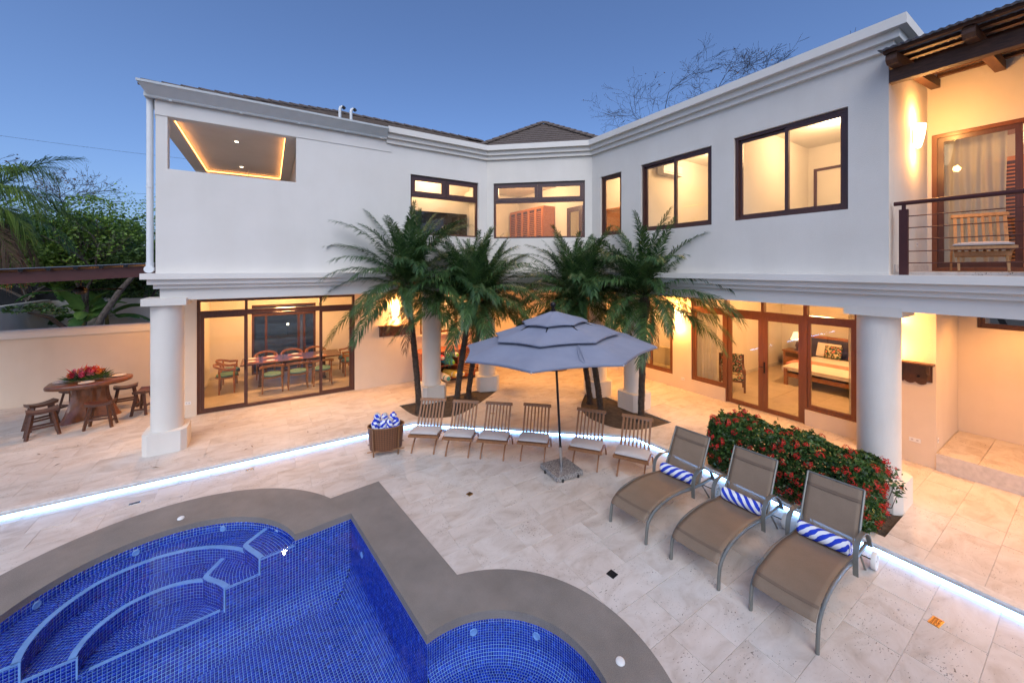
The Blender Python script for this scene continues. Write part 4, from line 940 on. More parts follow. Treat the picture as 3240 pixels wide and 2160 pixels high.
sconce('wall_lamp', (9.80, 2.26, 2.30), -R(90), 'lit wall lamp above the carved rack behind the big round column', 46)
sconce('wall_lamp', (-1.82, 12.9, 2.35), -R(90), 'wall lamp on the house end wall, lighting the garden table', 60)
sconce('wall_lamp', (8.78, 1.72, 5.62), 0, 'lit glass wall lamp on the balcony side wall', 34, h=.36)
def rack(name, loc, yaw, L, label, hooks, mat, wavy):
    s = thing(name, label, 'hook rack', loc, yaw)
    MB().box(0, L, -.02, 0, 0, .30).build('back_board', M[mat], s); MB().bbox(-.03, L + .03, -.16, .0, .30, .335, .008).build('shelf', M[mat], s)
    for x in (.02, L - .06):
        mb = MB(); pr = [(-.02, .0), (-.05, .04), (-.06, .12), (-.11, .18), (-.13, .298), (-.02, .298)]; k = len(pr)
        mb.add([(x, y, z) for y, z in pr] + [(x + .04, y, z) for y, z in pr], [tuple(range(k)), tuple(range(2 * k - 1, k - 1, -1))] + [(i, k + i, k + (i + 1) % k, (i + 1) % k) for i in range(k)]); mb.build('bracket', M[mat], s)
    if wavy:
        k = 24; mb = MB(); xs = [.07 + (L - .14) * i / k for i in range(k + 1)]; zs = [-.03 - .035 * abs(math.sin(i * math.pi / 4)) for i in range(k + 1)]
        mb.add([(x, -.024, z) for x, z in zip(xs, zs)] + [(x, -.024, .05) for x in xs] + [(x, -.004, z) for x, z in zip(xs, zs)] + [(x, -.004, .05) for x in xs],
               [f for i in range(k) for f in ((i, i + 1, k + 2 + i, k + 1 + i), (i, 2 * k + 2 + i, 2 * k + 3 + i, i + 1))]); mb.build('carved_apron', M[mat], s)
    for i in range(hooks):
        x = L * (i + .8) / (hooks + .6); MB().lathe([(.0, .0), (.022, .004), (.022, .014), (.01, .03), (.018, .045), (0, .05)], 10).build('hook', M['black_metal'], s, True, (x, -.02, .08), (R(90), 0, 0))
rack('hook_rack', (2.75, 11.708, 1.47), 0, 1.05, 'wooden hook rack with a shelf on the wall beside the dining doors', 5, 'rustic_wood', False)
rack('hook_rack', (9.818, 2.68, 1.50), -R(90), .98, 'carved dark wood rack with wavy apron behind the big column', 4, 'dark_wood', True)
def outlet(x, y, z, yaw, label, w=.115, h=.072):
    o = thing('wall_socket', label, 'socket', (x, y, z), yaw); MB().bbox(-w / 2, w / 2, -.006, 0, -h / 2, h / 2, .003).build('plate', M['white_plastic'], o)
    for k in (-1, 1): MB().box(k * w * .22 - .014, k * w * .22 + .014, -.0075, -.006, -.012, .012).build('socket_face', M['cushion_cream'], o)
outlet(-1.63, 11.709, .33, 0, 'white double socket low on the wall left of the dining doors')
outlet(10.149, 6.72, .30, -R(90), 'white double socket under the bedroom window ledge')
outlet(9.819, 1.92, .42, -R(90), 'white double socket beside the step of the alcove', .15)
outlet(9.95, 1.659, .48, 0, 'white socket on the alcove side wall', .07, .09)
outlet(9.0, 1.739, 3.9, 0, 'white socket low on the balcony side wall')
# ---- ceiling lights of the loggia and the rooms
def down(x, y, z, p, spot=150, name='downlight'):
    d_ = MB().lathe([(0, -.004), (.05, -.004), (.062, -.002), (.062, .0)], 20).build(name, M['downlight_glow'], house, False, (x, y, z))
    lamp('downlight_lamp', 'SPOT', (0, 0, -.03), p, d_, WARM_L, .05, spot)
for x, y, p_ in ((.3, 10.85, 58), (4.7, 10.85, 66), (6.7, 10.4, 78), (8.7, 8.6, 78), (9.0, 6.2, 66), (9.0, 4.6, 60)): down(x, y, 2.966, p_)
down(8.9, 1.0, 2.966, 60); down(10.6, .6, 2.966, 60); down(8.9, -.8, 2.966, 60)
def room_light(x, y, z, p, size=.25, col=WARM):
    d_ = MB().lathe([(0, -.06), (.12, -.055), (.17, -.03), (.18, 0)], 24).build('ceiling_lamp', M['downlight_glow'], house, True, (x, y, z)); lamp('room_lamp', 'POINT', (0, 0, -.25), p, d_, col, size)
WG = (1.0, .48, .17)
room_light(.4, 13.4, 2.965, 120, col=WG); room_light(13.0, 4.4, 2.965, 108, col=WG); room_light(12.4, 8.2, 2.965, 85, col=WG); room_light(5.2, 12.7, 2.965, 75, col=WG)
room_light(4.0, 10.55, 6.497, 34); room_light(7.3, 10.9, 6.497, 75); room_light(9.6, 5.3, 6.497, 46); room_light(9.6, 3.0, 6.497, 44); room_light(11.2, .6, 6.195, 20)
room_light(8.2, 7.3, 6.497, 28)
# ================================================================== furniture and fittings
def uv_tube(mb_path, r, n, name, mat, parent, stripes=8.0, twist=3.0, endcap=True):
    """closed tube with UVs that spiral, for rolled striped towels"""
    P = [Vector(p) for p in mb_path]; mb = MB(); mb.tube(P, r, n); me = mb.mesh(name, mat, True)
    uv = me.uv_layers.new(name='UVMap'); m = len(P)
    for poly in me.polygons:
        for li in poly.loop_indices:
            vi = me.loops[li].vertex_index; i, k = divmod(vi, n)
            kk = k if not (k == 0 and any((me.loops[q].vertex_index % n) == n - 1 for q in poly.loop_indices) and len(poly.loop_indices) == 4) else n
            uv.data[li].uv = (stripes * i / (m - 1) + twist * kk / n, kk / n)
    o = bpy.data.objects.new(name, me); link(o, parent); return o
# ---- folding teak chairs with cushions
def teak_chair(mat='teak'):
    """local frame: front is -y, origin on the floor under the seat centre"""
    t = bpy.data.objects.new('folding_chair', None); t.empty_display_size = .1; link(t)
    W_ = .262
    # back: two posts and slats leaning back, running down to become the front legs
    WB = .235
    def backline(u): return Vector((0, .0 + u * .33, .25 + u * .55))      # u 0..1 from seat to top
    for i in range(8):
        x = -WB + .01 + (2 * WB - .02) * i / 7; a, b = backline(.02), backline(.97)
        MB().bar((x, a.y, a.z), (x, b.y, b.z), .026 if 0 < i < 7 else .034, .016).build('back_slat', M[mat], t)
    tp_ = backline(1.0); MB().bbox(-WB - .03, WB + .03, -.017, .017, -.028, .028, .008).build('top_rail', M[mat], t, False, tuple(tp_), (R(-31), 0, 0))
    bt = backline(0); MB().box(-WB, WB, bt.y - .02, bt.y + .02, bt.z - .05, bt.z - .01).build('lower_rail', M[mat], t)
    # curved front legs going from the back hinge forward and down
    for sx in (-1, 1):
        pts = spline([(sx * (W_ - .055), .02, .24), (sx * (W_ - .055), -.13, .20), (sx * (W_ - .055), -.25, .11), (sx * (W_ - .055), -.33, .006)], 5)
        mb = MB()
        for a, b in zip(pts[:-1], pts[1:]): mb.bar(a, b + (b - a) * .08, .022, .034)
        mb.build('front_leg', M[mat], t)
        pts = spline([(sx * (W_ + .0), -.29, .325), (sx * (W_ + .0), -.10, .315), (sx * (W_ + .0), .12, .27), (sx * (W_ + .0), .28, .15), (sx * (W_ + .0), .36, .006)], 5)
        mb = MB()
        for a, b in zip(pts[:-1], pts[1:]): mb.bar(a, b + (b - a) * .08, .022, .038)
        mb.build('seat_rail', M[mat], t)
    for k in range(6): MB().box(-W_, W_, -.28 + k * .06, -.24 + k * .06, .322 - k * .004, .338 - k * .004).build('seat_slat', M[mat], t)
    MB().box(-W_ - .018, W_ + .018, -.318, -.292, .300, .340).build('front_rail', M[mat], t); MB().box(-W_ + .02, W_ - .02, -.13, -.10, .215, .275).build('cross_bar', M[mat], t)
    return t
def seat_cushion(parent):
    mb = MB(); n = 10; vs = []; w, d, h = .262, .175, .055; top = []; bot = []
    for j in range(n + 1):
        for i in range(n + 1):
            u, v = -1 + 2 * i / n, -1 + 2 * j / n; e = max(abs(u), abs(v)); k = (1 - e ** 6); puff = .012 * (1 - u * u) * (1 - v * v)
            x = u * w * (1 - .03 * abs(v) ** 3); y = v * d; top.append((x, y, h * (.62 + .38 * k) + puff)); bot.append((x, y, .0 + .012 * (1 - k)))
    m = n + 1; b = m * m
    fs = [(j * m + i, j * m + i + 1, (j + 1) * m + i + 1, (j + 1) * m + i) for j in range(n) for i in range(n)]
    fs += [tuple(b + q for q in reversed(f)) for f in fs]
    rim = [i for i in range(n)] + [i * m + n for i in range(n)] + [n * m + n - i for i in range(n)] + [(n - i) * m for i in range(n)]
    fs += [(rim[i], b + rim[i], b + rim[(i + 1) % len(rim)], rim[(i + 1) % len(rim)]) for i in range(len(rim))]
    mb.add(top + bot, fs); return mb.build('seat_cushion', M['cushion_cream'], parent, True, (0, -.105, .338), (R(-1.5), 0, 0))
CH = [((2.72, 7.47), -38), ((3.24, 6.99), -40), ((3.76, 6.53), -42), ((4.36, 6.04), -44), ((5.04, 5.28), -54), ((5.50, 4.60), -60)]
CHL = ['wooden folding chair with white cushion beside the towel basket, first of the row', 'wooden folding chair, second from the towel basket', 'wooden folding chair, third from the towel basket',
       'wooden folding chair immediately to the basket side of the parasol pole', 'wooden folding chair just past the parasol pole, towards the loungers', 'wooden folding chair in the row right next to the sun loungers']
proto = teak_chair(); seat_cushion(proto)
for i, ((x, y), a) in enumerate(CH):
    c = proto if i == 0 else copy_tree(proto)
    c.location = (x, y, ZD); c.rotation_euler = (0, 0, R(a)); c.scale = (1.07, 1.07, 1.03); c['label'] = CHL[i]; c['category'] = 'chair'; c['group'] = 'wooden folding chairs along the light strip'
bc = teak_chair('teak_light'); seat_cushion(bc); bc.name = 'balcony_chair'; bc.location = (8.62, 1.02, 3.456); bc.rotation_euler = (0, 0, -R(80)); bc.scale = (1.05, 1.05, 1.05)
tag(bc, 'light wooden folding chair with pale cushion on the balcony', 'chair')
# ---- sun loungers
def lounger():
    t = bpy.data.objects.new('sun_lounger', None); t.empty_display_size = .1; link(t)
    W_ = .285
    side = spline([(.0, 0, .002), (.015, 0, .16), (.06, 0, .275), (.22, 0, .365), (.50, 0, .400), (.85, 0, .375), (1.20, 0, .315), (1.50, 0, .285), (1.78, 0, .27)], 5)
    for sy in (-1, 1):
        MB().tube([(p.x, sy * W_, p.z) for p in side], .017, 10, True, 1.5).build('side_rail', M['lounger_metal'], t, True)
        arm = spline([(1.15, sy * (W_ + .035), .20), (1.145, sy * (W_ + .035), .40), (1.20, sy * (W_ + .035), .52), (1.36, sy * (W_ + .035), .56), (1.55, sy * (W_ + .035), .515), (1.70, sy * (W_ + .035), .40), (1.79, sy * (W_ + .035), .25)], 5)
        mb = MB()
        for a, b in zip(arm[:-1], arm[1:]): mb.bar(a, b + (b - a) * .06, .045, .012, (0, 1, 0)) if False else mb.bar(a, b + (b - a) * .06, .048, .013)
        mb.build('armrest', M['lounger_metal'], t)
        MB().tube([(1.46, sy * (W_ + .01), .285), (1.68, sy * (W_ + .01), .02), (1.70, sy * (W_ + .01), .004)], .012, 8).build('rear_leg', M['lounger_metal'], t, True)
        wh = MB().lathe([(.072, -.022), (.095, -.022), (.098, -.010), (.098, .010), (.095, .022), (.072, .022), (.072, -.022)], 28).build('wheel', M['white_plastic'], t, True, (1.80, sy * (W_ + .075), .098), (R(90), 0, 0))
        mb = MB(); mb.lathe([(.0, -.014), (.018, -.014), (.018, .014), (0, .014)], 12)
        for k in range(6): a = k * math.pi / 3; mb.bar((.012 * math.cos(a), .012 * math.sin(a), 0), (.075 * math.cos(a), .075 * math.sin(a), 0), .012, .010)
        mb.build('wheel_spokes', M['white_plastic'], wh)
    MB().tube([(1.80, -W_ - .09, .098), (1.80, W_ + .09, .098)], .008, 8).build('axle', M['black_metal'], t)
    MB().tube([(.20, -W_, .345), (.20, W_, .345)], .012, 8).build('cross_tube', M['lounger_metal'], t); MB().tube([(1.25, -W_, .30), (1.25, W_, .30)], .012, 8).build('cross_tube', M['lounger_metal'], t)
    def sheet(path, w, name, mat, parent, sag=.012):
        mb = MB(); n = 10; P = spline(path, 6); vs = []
        for p in P:
            for i in range(n + 1): u = -1 + 2 * i / n; vs.append((p.x, u * w, p.z - sag * (1 - u * u)))
        m = n + 1; mb.add(vs, [(j * m + i, j * m + i + 1, (j + 1) * m + i + 1, (j + 1) * m + i) for j in range(len(P) - 1) for i in range(n)])
        o = mb.build(name, M[mat], parent, True); md = o.modifiers.new('thick', 'SOLIDIFY'); md.thickness = .004; return o
    sheet([(.0, 0, .275), (.025, 0, .318), (.10, 0, .358), (.22, 0, .386), (.50, 0, .412), (.85, 0, .393), (1.20, 0, .333), (1.36, 0, .315)], W_ - .012, 'seat_sling', 'sling', t)
    bk = [(1.40, 0, .30), (1.46, 0, .42), (1.58, 0, .64), (1.70, 0, .84), (1.745, 0, .92)]
    sheet(bk, W_ - .014, 'back_sling', 'sling', t, .006)
    sheet([(1.662, 0, .783), (1.682, 0, .816)], W_ - .016, 'back_hem', 'sling_hem', t, .006).location = (-.004, 0, .004)
    sheet([(.085, 0, .353), (.115, 0, .366)], W_ - .014, 'seat_hem', 'sling_hem', t, .012).location = (-.002, 0, .004)
    for sy in (-1, 1): MB().tube([(p.x, sy * (W_ - .004), p.z) for p in spline(bk, 5)], .014, 8).build('back_rail', M['lounger_metal'], t, True)
    MB().tube([(1.747, -W_, .922), (1.747, W_, .922)], .012, 8).build('top_tube', M['lounger_metal'], t, True)
    for sy in (-1, 1): MB().tube([(1.52, sy * .2, .52), (1.66, sy * .2, .285)], .008, 6).build('back_stay', M['lounger_metal'], t)
    return t
LP = [((4.13, 3.56), 5, 'brown sling sun lounger next to the wooden chairs'), ((4.23, 2.66), 4.5, 'middle one of the three brown sling sun loungers'), ((4.31, 1.77), 4, 'brown sling sun lounger nearest the camera, end of the row')]
lp = lounger(); towels = []
for i, ((x, y), a, lab) in enumerate(LP):
    c = lp if i == 0 else copy_tree(lp)
    c.location = (x, y, ZD); c.rotation_euler = (0, 0, R(a)); tag(c, lab, 'sun lounger', 'sun loungers beside the pool')
def roll(name, mat, L, r, parent=None, twist=2.0, stripes=6.0, lumps=.004, seed=1):
    rr = random.Random(seed); n = 26; P = []; rs = []
    for i in range(n):
        u = i / (n - 1); P.append(((u - .5) * L, rr.uniform(-1, 1) * lumps * .6, rr.uniform(-1, 1) * lumps * .4)); e = min(u, 1 - u) * L
        rs.append(r * (.80 if e < .002 else .95 if e < .018 else 1.0) + rr.uniform(-1, 1) * lumps * .3)
    return uv_tube(P, rs, 24, name, M[mat], parent, stripes, twist)
TL = ['blue and white striped towel rolled up on the lounger next to the wooden chairs', 'blue and white striped towel rolled up on the middle lounger', 'blue and white striped towel rolled up on the lounger nearest the camera']
for i, ((x, y), a, _) in enumerate(LP):
    ca, sa = math.cos(R(a)), math.sin(R(a)); px = 1.27; o = roll('rolled_towel', 'striped_towel', .50, .080, None, (-1.257, 1.257, -1.257)[i], 1.45, seed=i)
    o.location = (x + px * ca, y + px * sa, ZD + .402); o.rotation_euler = (R(20 * i), 0, R(a + 90 + (3, -2, 2)[i])); tag(o, TL[i], 'towel', 'rolled pool towels on the loungers')
    mb = MB()
    for sx in (-1, 1):
        pts = [(sx * .2502, (.008 + .0048 * k) * math.cos(k * .62), (.008 + .0048 * k) * math.sin(k * .62)) for k in range(11)]; mb.tube(pts, .0035, 5)
    mb.build('rolled_end', M['cushion_cream'], o, True)
# ---- basket with rolled towels
bk = thing('towel_basket', 'brown woven bamboo basket on short legs', 'basket', (1.93, 7.66, ZD), R(-14))
mb = MB(); n = 48; rows = [(.30, .195, .10), (.315, .205, .25), (.33, .215, .40), (.34, .222, .54), (.33, .214, .54), (.31, .20, .30), (.295, .19, .12)]
vs = [(a * math.cos(2 * math.pi * k / n), b * math.sin(2 * math.pi * k / n), z) for a, b, z in rows for k in range(n)]
fs = [(j * n + k, j * n + (k + 1) % n, (j + 1) * n + (k + 1) % n, (j + 1) * n + k) for j in range(len(rows) - 1) for k in range(n)] + [tuple(range(n)), tuple(range((len(rows) - 1) * n, len(rows) * n))]
mb.add(vs, fs); me = mb.mesh('woven_body', M['wicker'], True); uv = me.uv_layers.new(name='UVMap')
for poly in me.polygons:
    ks = [me.loops[li].vertex_index % n for li in poly.loop_indices]; wrap = 0 in ks and n - 1 in ks and len(ks) == 4
    for li, k in zip(poly.loop_indices, ks):
        v_ = me.vertices[me.loops[li].vertex_index].co; kk = n if (wrap and k == 0) else k; s_, z_ = kk / n * 46, v_.z * 30; uv.data[li].uv = ((s_ + z_) * .9, (s_ - z_) * .9)
inst('woven_body', me, bk)
MB().tube([(.338 * math.cos(2 * math.pi * k / 40), .22 * math.sin(2 * math.pi * k / 40), .54) for k in range(41)], .012, 8, False).build('rim', M['basket_strip'], bk, True)
for sx, sy in ((-1, -1), (1, -1), (1, 1), (-1, 1)): MB().bar((sx * .225, sy * .155, .0), (sx * .245, sy * .17, .53), .030, .012).build('leg', M['basket_strip'], bk)
for sy in (-1, 1): MB().tube([(-.34, sy * .17, .115), (.34, sy * .17, .115)], .011, 8).build('foot_pole', M['basket_strip'], bk, True)
rr = random.Random(11); BT = [(-.19, -.055), (-.06, -.085), (.07, -.085), (.19, -.055), (-.16, .07), (-.02, .075), (.12, .075)]
BL = ['striped towel roll in the basket, at the front, second from its pool end', 'striped towel roll in the middle of the basket front', 'striped towel roll in the basket, front, second from the chairs', 'striped towel roll in the basket, front corner next to the chairs',
      'striped towel roll standing at the back of the basket, pool end', 'striped towel roll at the centre back of the basket', 'striped towel roll at the back of the basket beside the chairs']
for i, (dx, dy) in enumerate(BT):
    o = roll('basket_towel', 'striped_towel', .34, .066, None, .943 if i % 2 else -.943, 1.15, .010, 30 + i); ca, sa = math.cos(R(-14)), math.sin(R(-14))
    o.location = (1.93 + dx * ca - dy * sa, 7.66 + dx * sa + dy * ca, ZD + .475 + (.07 if dy > 0 else 0) + rr.uniform(-.01, .02)); o.rotation_euler = (rr.uniform(-.12, .12), R(90) + rr.uniform(-.12, .12), rr.uniform(0, 6)); tag(o, BL[i], 'towel', 'rolled towels standing in the basket')
    MB().sphere((-.165, 0, 0), .050, 14, 8, .8).build('folded_end', M['cushion_cream'] if i % 3 else M['striped_towel'], o, True)
# ---- parasol
ub = thing('parasol', 'slate blue three tier parasol on a granite base', 'parasol', (4.36, 5.24, ZD))
MB().bbox(-.27, .27, -.27, .27, .02, .10, .006).build('granite_base', M['granite'], ub, False, None, (0, 0, R(-5)))
for sx, sy in ((-.16, -.275), (.16, -.275), (-.275, .1)): MB().box(sx - .014, sx + .014, sy - .014, sy + .014, .0, .05).build('castor', M['black_plastic'], ub, False, None, (0, 0, R(-5)))
TIP = Vector((-.16, .02, 2.84)); POLE0 = Vector((0, 0, .10))
axis = (TIP - POLE0).normalized()
MB().tube([POLE0, POLE0 + axis * .36], .030, 18).build('base_sleeve', M['steel'], ub, True); MB().tube([POLE0 + axis * .34, POLE0 + axis * 2.66], .021, 16).build('pole', M['black_metal'], ub, True)
cn = bpy.data.objects.new('canopy_frame', MB().lathe([(.0, -.40), (.05, -.40), (.05, -.33), (.03, -.32), (.03, 0), (.045, .0), (.045, .03), (.02, .04)], 16).mesh('canopy_frame', M['black_metal'], True)); link(cn, ub)
q_ = axis.to_track_quat('Z', 'Y'); cn.rotation_mode = 'QUATERNION'; cn.location = TIP
from mathutils import Quaternion
cn.rotation_quaternion = Quaternion(Vector((.72, -.42, .0)).normalized(), R(-1.6)) @ q_
NR = 8
def tier(r0, z0, r1, z1, name, val=0.0, off=0.0):
    mb = MB(); n = NR * 6; m = 7; vs = []
    for j in range(m + 1):
        u = j / m
        for k in range(n):
            a = 2 * math.pi * k / n; ph = (a / (2 * math.pi / NR)) % 1.0; seg = math.cos(math.pi / NR) / math.cos((ph - .5) * 2 * math.pi / NR)   # straight panels between ribs
            sag = math.sin(math.pi * ph) ** 1.0
            r_ = (r0 + (r1 - r0) * u) * (seg ** 1.0) * (1 - .03 * sag * u); z = z0 + (z1 - z0) * (u ** .92) - .035 * sag * math.sin(math.pi * min(1, u * 1.05)) * (r1 - r0) * .6 + .012 * sag * u
            vs.append((r_ * math.cos(a + off), r_ * math.sin(a + off), z))
    if val:
        for k in range(n): x, y, z = vs[-n]; vs.append((vs[m * n + k][0] * 1.003, vs[m * n + k][1] * 1.003, vs[m * n + k][2] - val))
    mm = m + (1 if val else 0)
    mb.add(vs, [(j * n + k, j * n + (k + 1) % n, (j + 1) * n + (k + 1) % n, (j + 1) * n + k) for j in range(mm) for k in range(n)])
    o = mb.build(name, M['canopy_cloth'], cn, True); md = o.modifiers.new('thick', 'SOLIDIFY'); md.thickness = .003; return o
OFF = R(2)
tier(.03, .02, .58, -.155, 'top_tier', .02, OFF); tier(.42, -.165, 1.10, -.365, 'middle_tier', .02, OFF); tier(.93, -.375, 1.66, -.585, 'lower_tier', .035, OFF)
for k in range(NR):
    a = 2 * math.pi * k / NR + OFF
    rb = MB().tube([(.03 * math.cos(a), .03 * math.sin(a), -.03), (.56 * math.cos(a), .56 * math.sin(a), -.20), (1.06 * math.cos(a), 1.06 * math.sin(a), -.43), (1.64 * math.cos(a), 1.64 * math.sin(a), -.615)], .010, 6).build('rib', M['black_metal'], cn)
    MB().tube([(.05 * math.cos(a), .05 * math.sin(a), -.37), (.80 * math.cos(a), .80 * math.sin(a), -.34)], .008, 6).build('strut', M['black_metal'], rb)
    MB().sphere((1.665 * math.cos(a), 1.665 * math.sin(a), -.61), .016, 8, 6).build('rib_tip', M['steel'], rb, True)
MB().lathe([(.035, .03), (.04, .05), (.02, .07), (.02, .085), (.045, .105), (.055, .135), (.045, .165), (.015, .182), (0, .185)], 18).build('finial', M['black_metal'], cn, True)
a = R(-20); mb = MB(); mb.tube([(1.0, -.20, -.40), (1.18, -.28, -.465), (1.36, -.36, -.545), (1.40, -.40, -.56), (1.30, -.40, -.525), (1.12, -.30, -.45), (1.0, -.215, -.40)], .007, 5); mb.build('tie_strap', M['canopy_cloth'], cn)
# ---- rustic table with stools
tb_ = thing('garden_table', 'round edged rustic wood table on a root stump by the garden wall', 'table', (-3.60, 12.98, 0), R(4))
mb = MB(); n = 56; rr = random.Random(3); ol = []
for k in range(n):
    a = 2 * math.pi * k / n; r_ = 1 + .035 * math.sin(3 * a + 1) + .025 * math.sin(5 * a + 2.2) + .012 * math.sin(9 * a); ol.append((.70 * r_ * math.copysign(abs(math.cos(a)) ** .85, math.cos(a)), .52 * r_ * math.copysign(abs(math.sin(a)) ** .85, math.sin(a))))
rows = [(.93, .775), (.985, .79), (1.0, .82), (1.0, .85), (.985, .868), (.965, .872)]
mb.add([(x * s_, y * s_, z) for s_, z in rows for x, y in ol], [(j * n + k, j * n + (k + 1) % n, (j + 1) * n + (k + 1) % n, (j + 1) * n + k) for j in range(len(rows) - 1) for k in range(n)] + [tuple(range(n - 1, -1, -1)), tuple(range(5 * n, 6 * n))])
mb.build('table_top', M['table_wood'], tb_, True)
mb = MB(); n = 40; rows = 14; vs = []
for j in range(rows + 1):
    u = j / rows; z = u * .78
    for k in range(n):
        a = 2 * math.pi * k / n; lobes = .5 + .5 * math.cos(3 * a + .6); fl = (1 - u) ** 1.6
        r_ = .20 + .08 * u * u + fl * (.05 + .26 * lobes ** 2.2) + .018 * math.sin(11 * a + 4 * u) + .012 * math.sin(23 * a)
        vs.append((r_ * 1.15 * math.cos(a), r_ * math.sin(a), z))
mb.add(vs, [(j * n + k, j * n + (k + 1) % n, (j + 1) * n + (k + 1) % n, (j + 1) * n + k) for j in range(rows) for k in range(n)] + [tuple(range(n - 1, -1, -1))])
mb.build('root_stump', M['table_wood'], tb_, True)
def stool():
    t = bpy.data.objects.new('wooden_stool', None); link(t); H_ = .58; mb = MB(); n = 10; top = []; bot = []
    for j in range(3):
        for i in range(n + 1): u = -1 + 2 * i / n; y = (-1 + j) * .13; top.append((u * .235, y, H_ - .035 + .045 * u * u)); bot.append((u * .225, y, H_ - .085 + .030 * u * u))
    m = n + 1; b = 3 * m; fs = [(j * m + i, j * m + i + 1, (j + 1) * m + i + 1, (j + 1) * m + i) for j in range(2) for i in range(n)]; fs += [tuple(b + q for q in reversed(f)) for f in fs]
    rim = list(range(n)) + [j * m + n for j in range(2)] + [2 * m + n - i for i in range(n)] + [(2 - j) * m for j in range(2)]
    fs += [(rim[i], b + rim[i], b + rim[(i + 1) % len(rim)], rim[(i + 1) % len(rim)]) for i in range(len(rim))]
    mb.add(top + bot, fs).build('seat', M['rustic_wood'], t, True)
    for sx in (-1, 1):
        for sy in (-1, 1): MB().bar((sx * .15, sy * .075, H_ - .075), (sx * .235, sy * .145, 0.0), .052, .045).build('leg', M['rustic_wood'], t)
        MB().bar((sx * .215, -.12, .14), (sx * .215, .12, .14), .03, .04).build('stretcher', M['rustic_wood'], t)
    for sy in (-1, 1): MB().bar((-.20, sy * .118, .21), (.20, sy * .118, .21), .028, .04).build('stretcher', M['rustic_wood'], t)
    return t
SP = [((-4.02, 12.02), R(22), 'dark wood stool standing in front of the table, nearest the pool'), ((-4.24, 12.64), R(38), 'dark wood stool at the far end of the table away from the column'), ((-3.16, 12.02), R(-4), 'reddish saddle stool in front of the table trunk'),
      ((-4.05, 13.62), R(-30), 'dark wood stool behind the table, half hidden by its trunk'), ((-3.06, 13.35), R(10), 'dark wood stool behind the table end towards the house'), ((-2.60, 12.66), R(80), 'dark wood stool beside the big white column')]
st0 = stool()
for i, ((x, y), a, lab) in enumerate(SP):
    c = st0 if i == 0 else copy_tree(st0); c.location = (x, y, 0); c.rotation_euler = (0, 0, a); c.scale = (.94, .94, .98); tag(c, lab, 'stool', 'rustic stools round the garden table')
def plate(x, y, z, r_, label, group):
    o = MB().lathe([(0, .004), (r_ * .55, .004), (r_ * .7, .010), (r_, .018), (r_ * 1.0, .022), (r_ * .68, .014), (r_ * .5, .009), (0, .009)], 32).build('plate', M['ceramic'], None, True, (x, y, z)); tag(o, label, 'plate', group)
for x, y, lab in ((-4.06, 13.0, 'white plate on the garden table end away from the house'), (-3.56, 12.66, 'white plate on the garden table in front of the flowers'), (-3.13, 13.10, 'white plate on the garden table end next to the column')): plate(x, y, .872, .135, lab, 'plates on the garden table')
def tumbler(x, y, z, label, group, h=.13, r_=.034):
    o = MB().lathe([(0, .0), (r_ * .8, .0), (r_, h), (r_ * .94, h), (r_ * .76, .012), (0, .012)], 18).build('drinking_glass', M['drinking_glass'], None, True, (x, y, z)); tag(o, label, 'glass', group)
tumbler(-3.28, 12.74, .872, 'clear drinking glass on the garden table before the flowers', 'glasses on the garden table'); tumbler(-3.86, 12.93, .872, 'clear drinking glass by the plate at the far table end', 'glasses on the garden table')
def cutlery(x, y, z, a, label, group):
    t = thing('cutlery', label, 'cutlery', (x, y, z), a, group)
    MB().box(-.012, -.006, -.09, .09, .0, .003).build('knife', M['steel'], t); MB().box(.012, .018, -.09, .03, .0, .003).build('fork_handle', M['steel'], t); MB().box(.006, .024, .03, .085, .0, .003).build('fork_head', M['steel'], t)
cutlery(-3.34, 12.60, .872, R(70), 'knife and fork beside the plate before the flowers', 'cutlery on the garden table'); cutlery(-4.02, 12.80, .872, R(80), 'knife and fork at the far end of the garden table', 'cutlery on the garden table')
# ---- flower arrangement on the table
fa = thing('flower_arrangement', 'low spray of pink, red and orange tropical flowers on the rustic table', 'flowers', (-3.62, 12.99, .872)); fa.scale = (1.2, 1.2, 1.2)
rr = random.Random(8)
def blades(name, mat, spec, parent):
    mb = MB()
    for (p, d, L, w) in spec:
        p, d = Vector(p), Vector(d).normalized(); s_ = d.cross(Vector((rr.uniform(-1, 1), rr.uniform(-1, 1), rr.uniform(-.3, 1)))).normalized(); b = p + d * L * .45 + Vector((0, 0, .01)); e = p + d * L
        mb.add([p, b + s_ * w, e, b - s_ * w], [(0, 1, 2, 3)])
    return mb.build(name, M[mat], parent)
def rdir(zmin=.1):
    a = rr.uniform(0, 2 * math.pi); z = rr.uniform(zmin, 1.0); q = math.sqrt(max(0, 1 - z * z)); return (q * math.cos(a) * 1.5, q * math.sin(a), z)
blades('foliage', 'dark_leaf', [((rr.uniform(-.22, .22), rr.uniform(-.1, .1), .02), rdir(.02), rr.uniform(.12, .26), .012) for _ in range(260)], fa)
for k in range(15):
    a = rr.uniform(0, 6.28); q = math.sqrt(rr.random()); cx, cy = .33 * q * math.cos(a), .15 * q * math.sin(a); cz = .09 + .11 * (1 - q) + rr.uniform(0, .03)
    mat = ('pink_petal', 'pink_petal', 'crimson_petal', 'red_petal', 'orange_petal')[k % 5]
    blades('bloom', mat, [((cx + rr.gauss(0, .012), cy + rr.gauss(0, .012), cz - .03 + i * .002), rdir(-.1), rr.uniform(.03, .06), .010) for i in range(46)], fa)
blades('heliconia', 'orange_petal', [((rr.uniform(-.15, .2), rr.uniform(-.06, .06), .12), (rr.uniform(-.8, .8), rr.uniform(-.3, .3), 1), rr.uniform(.14, .22), .012) for _ in range(10)], fa)
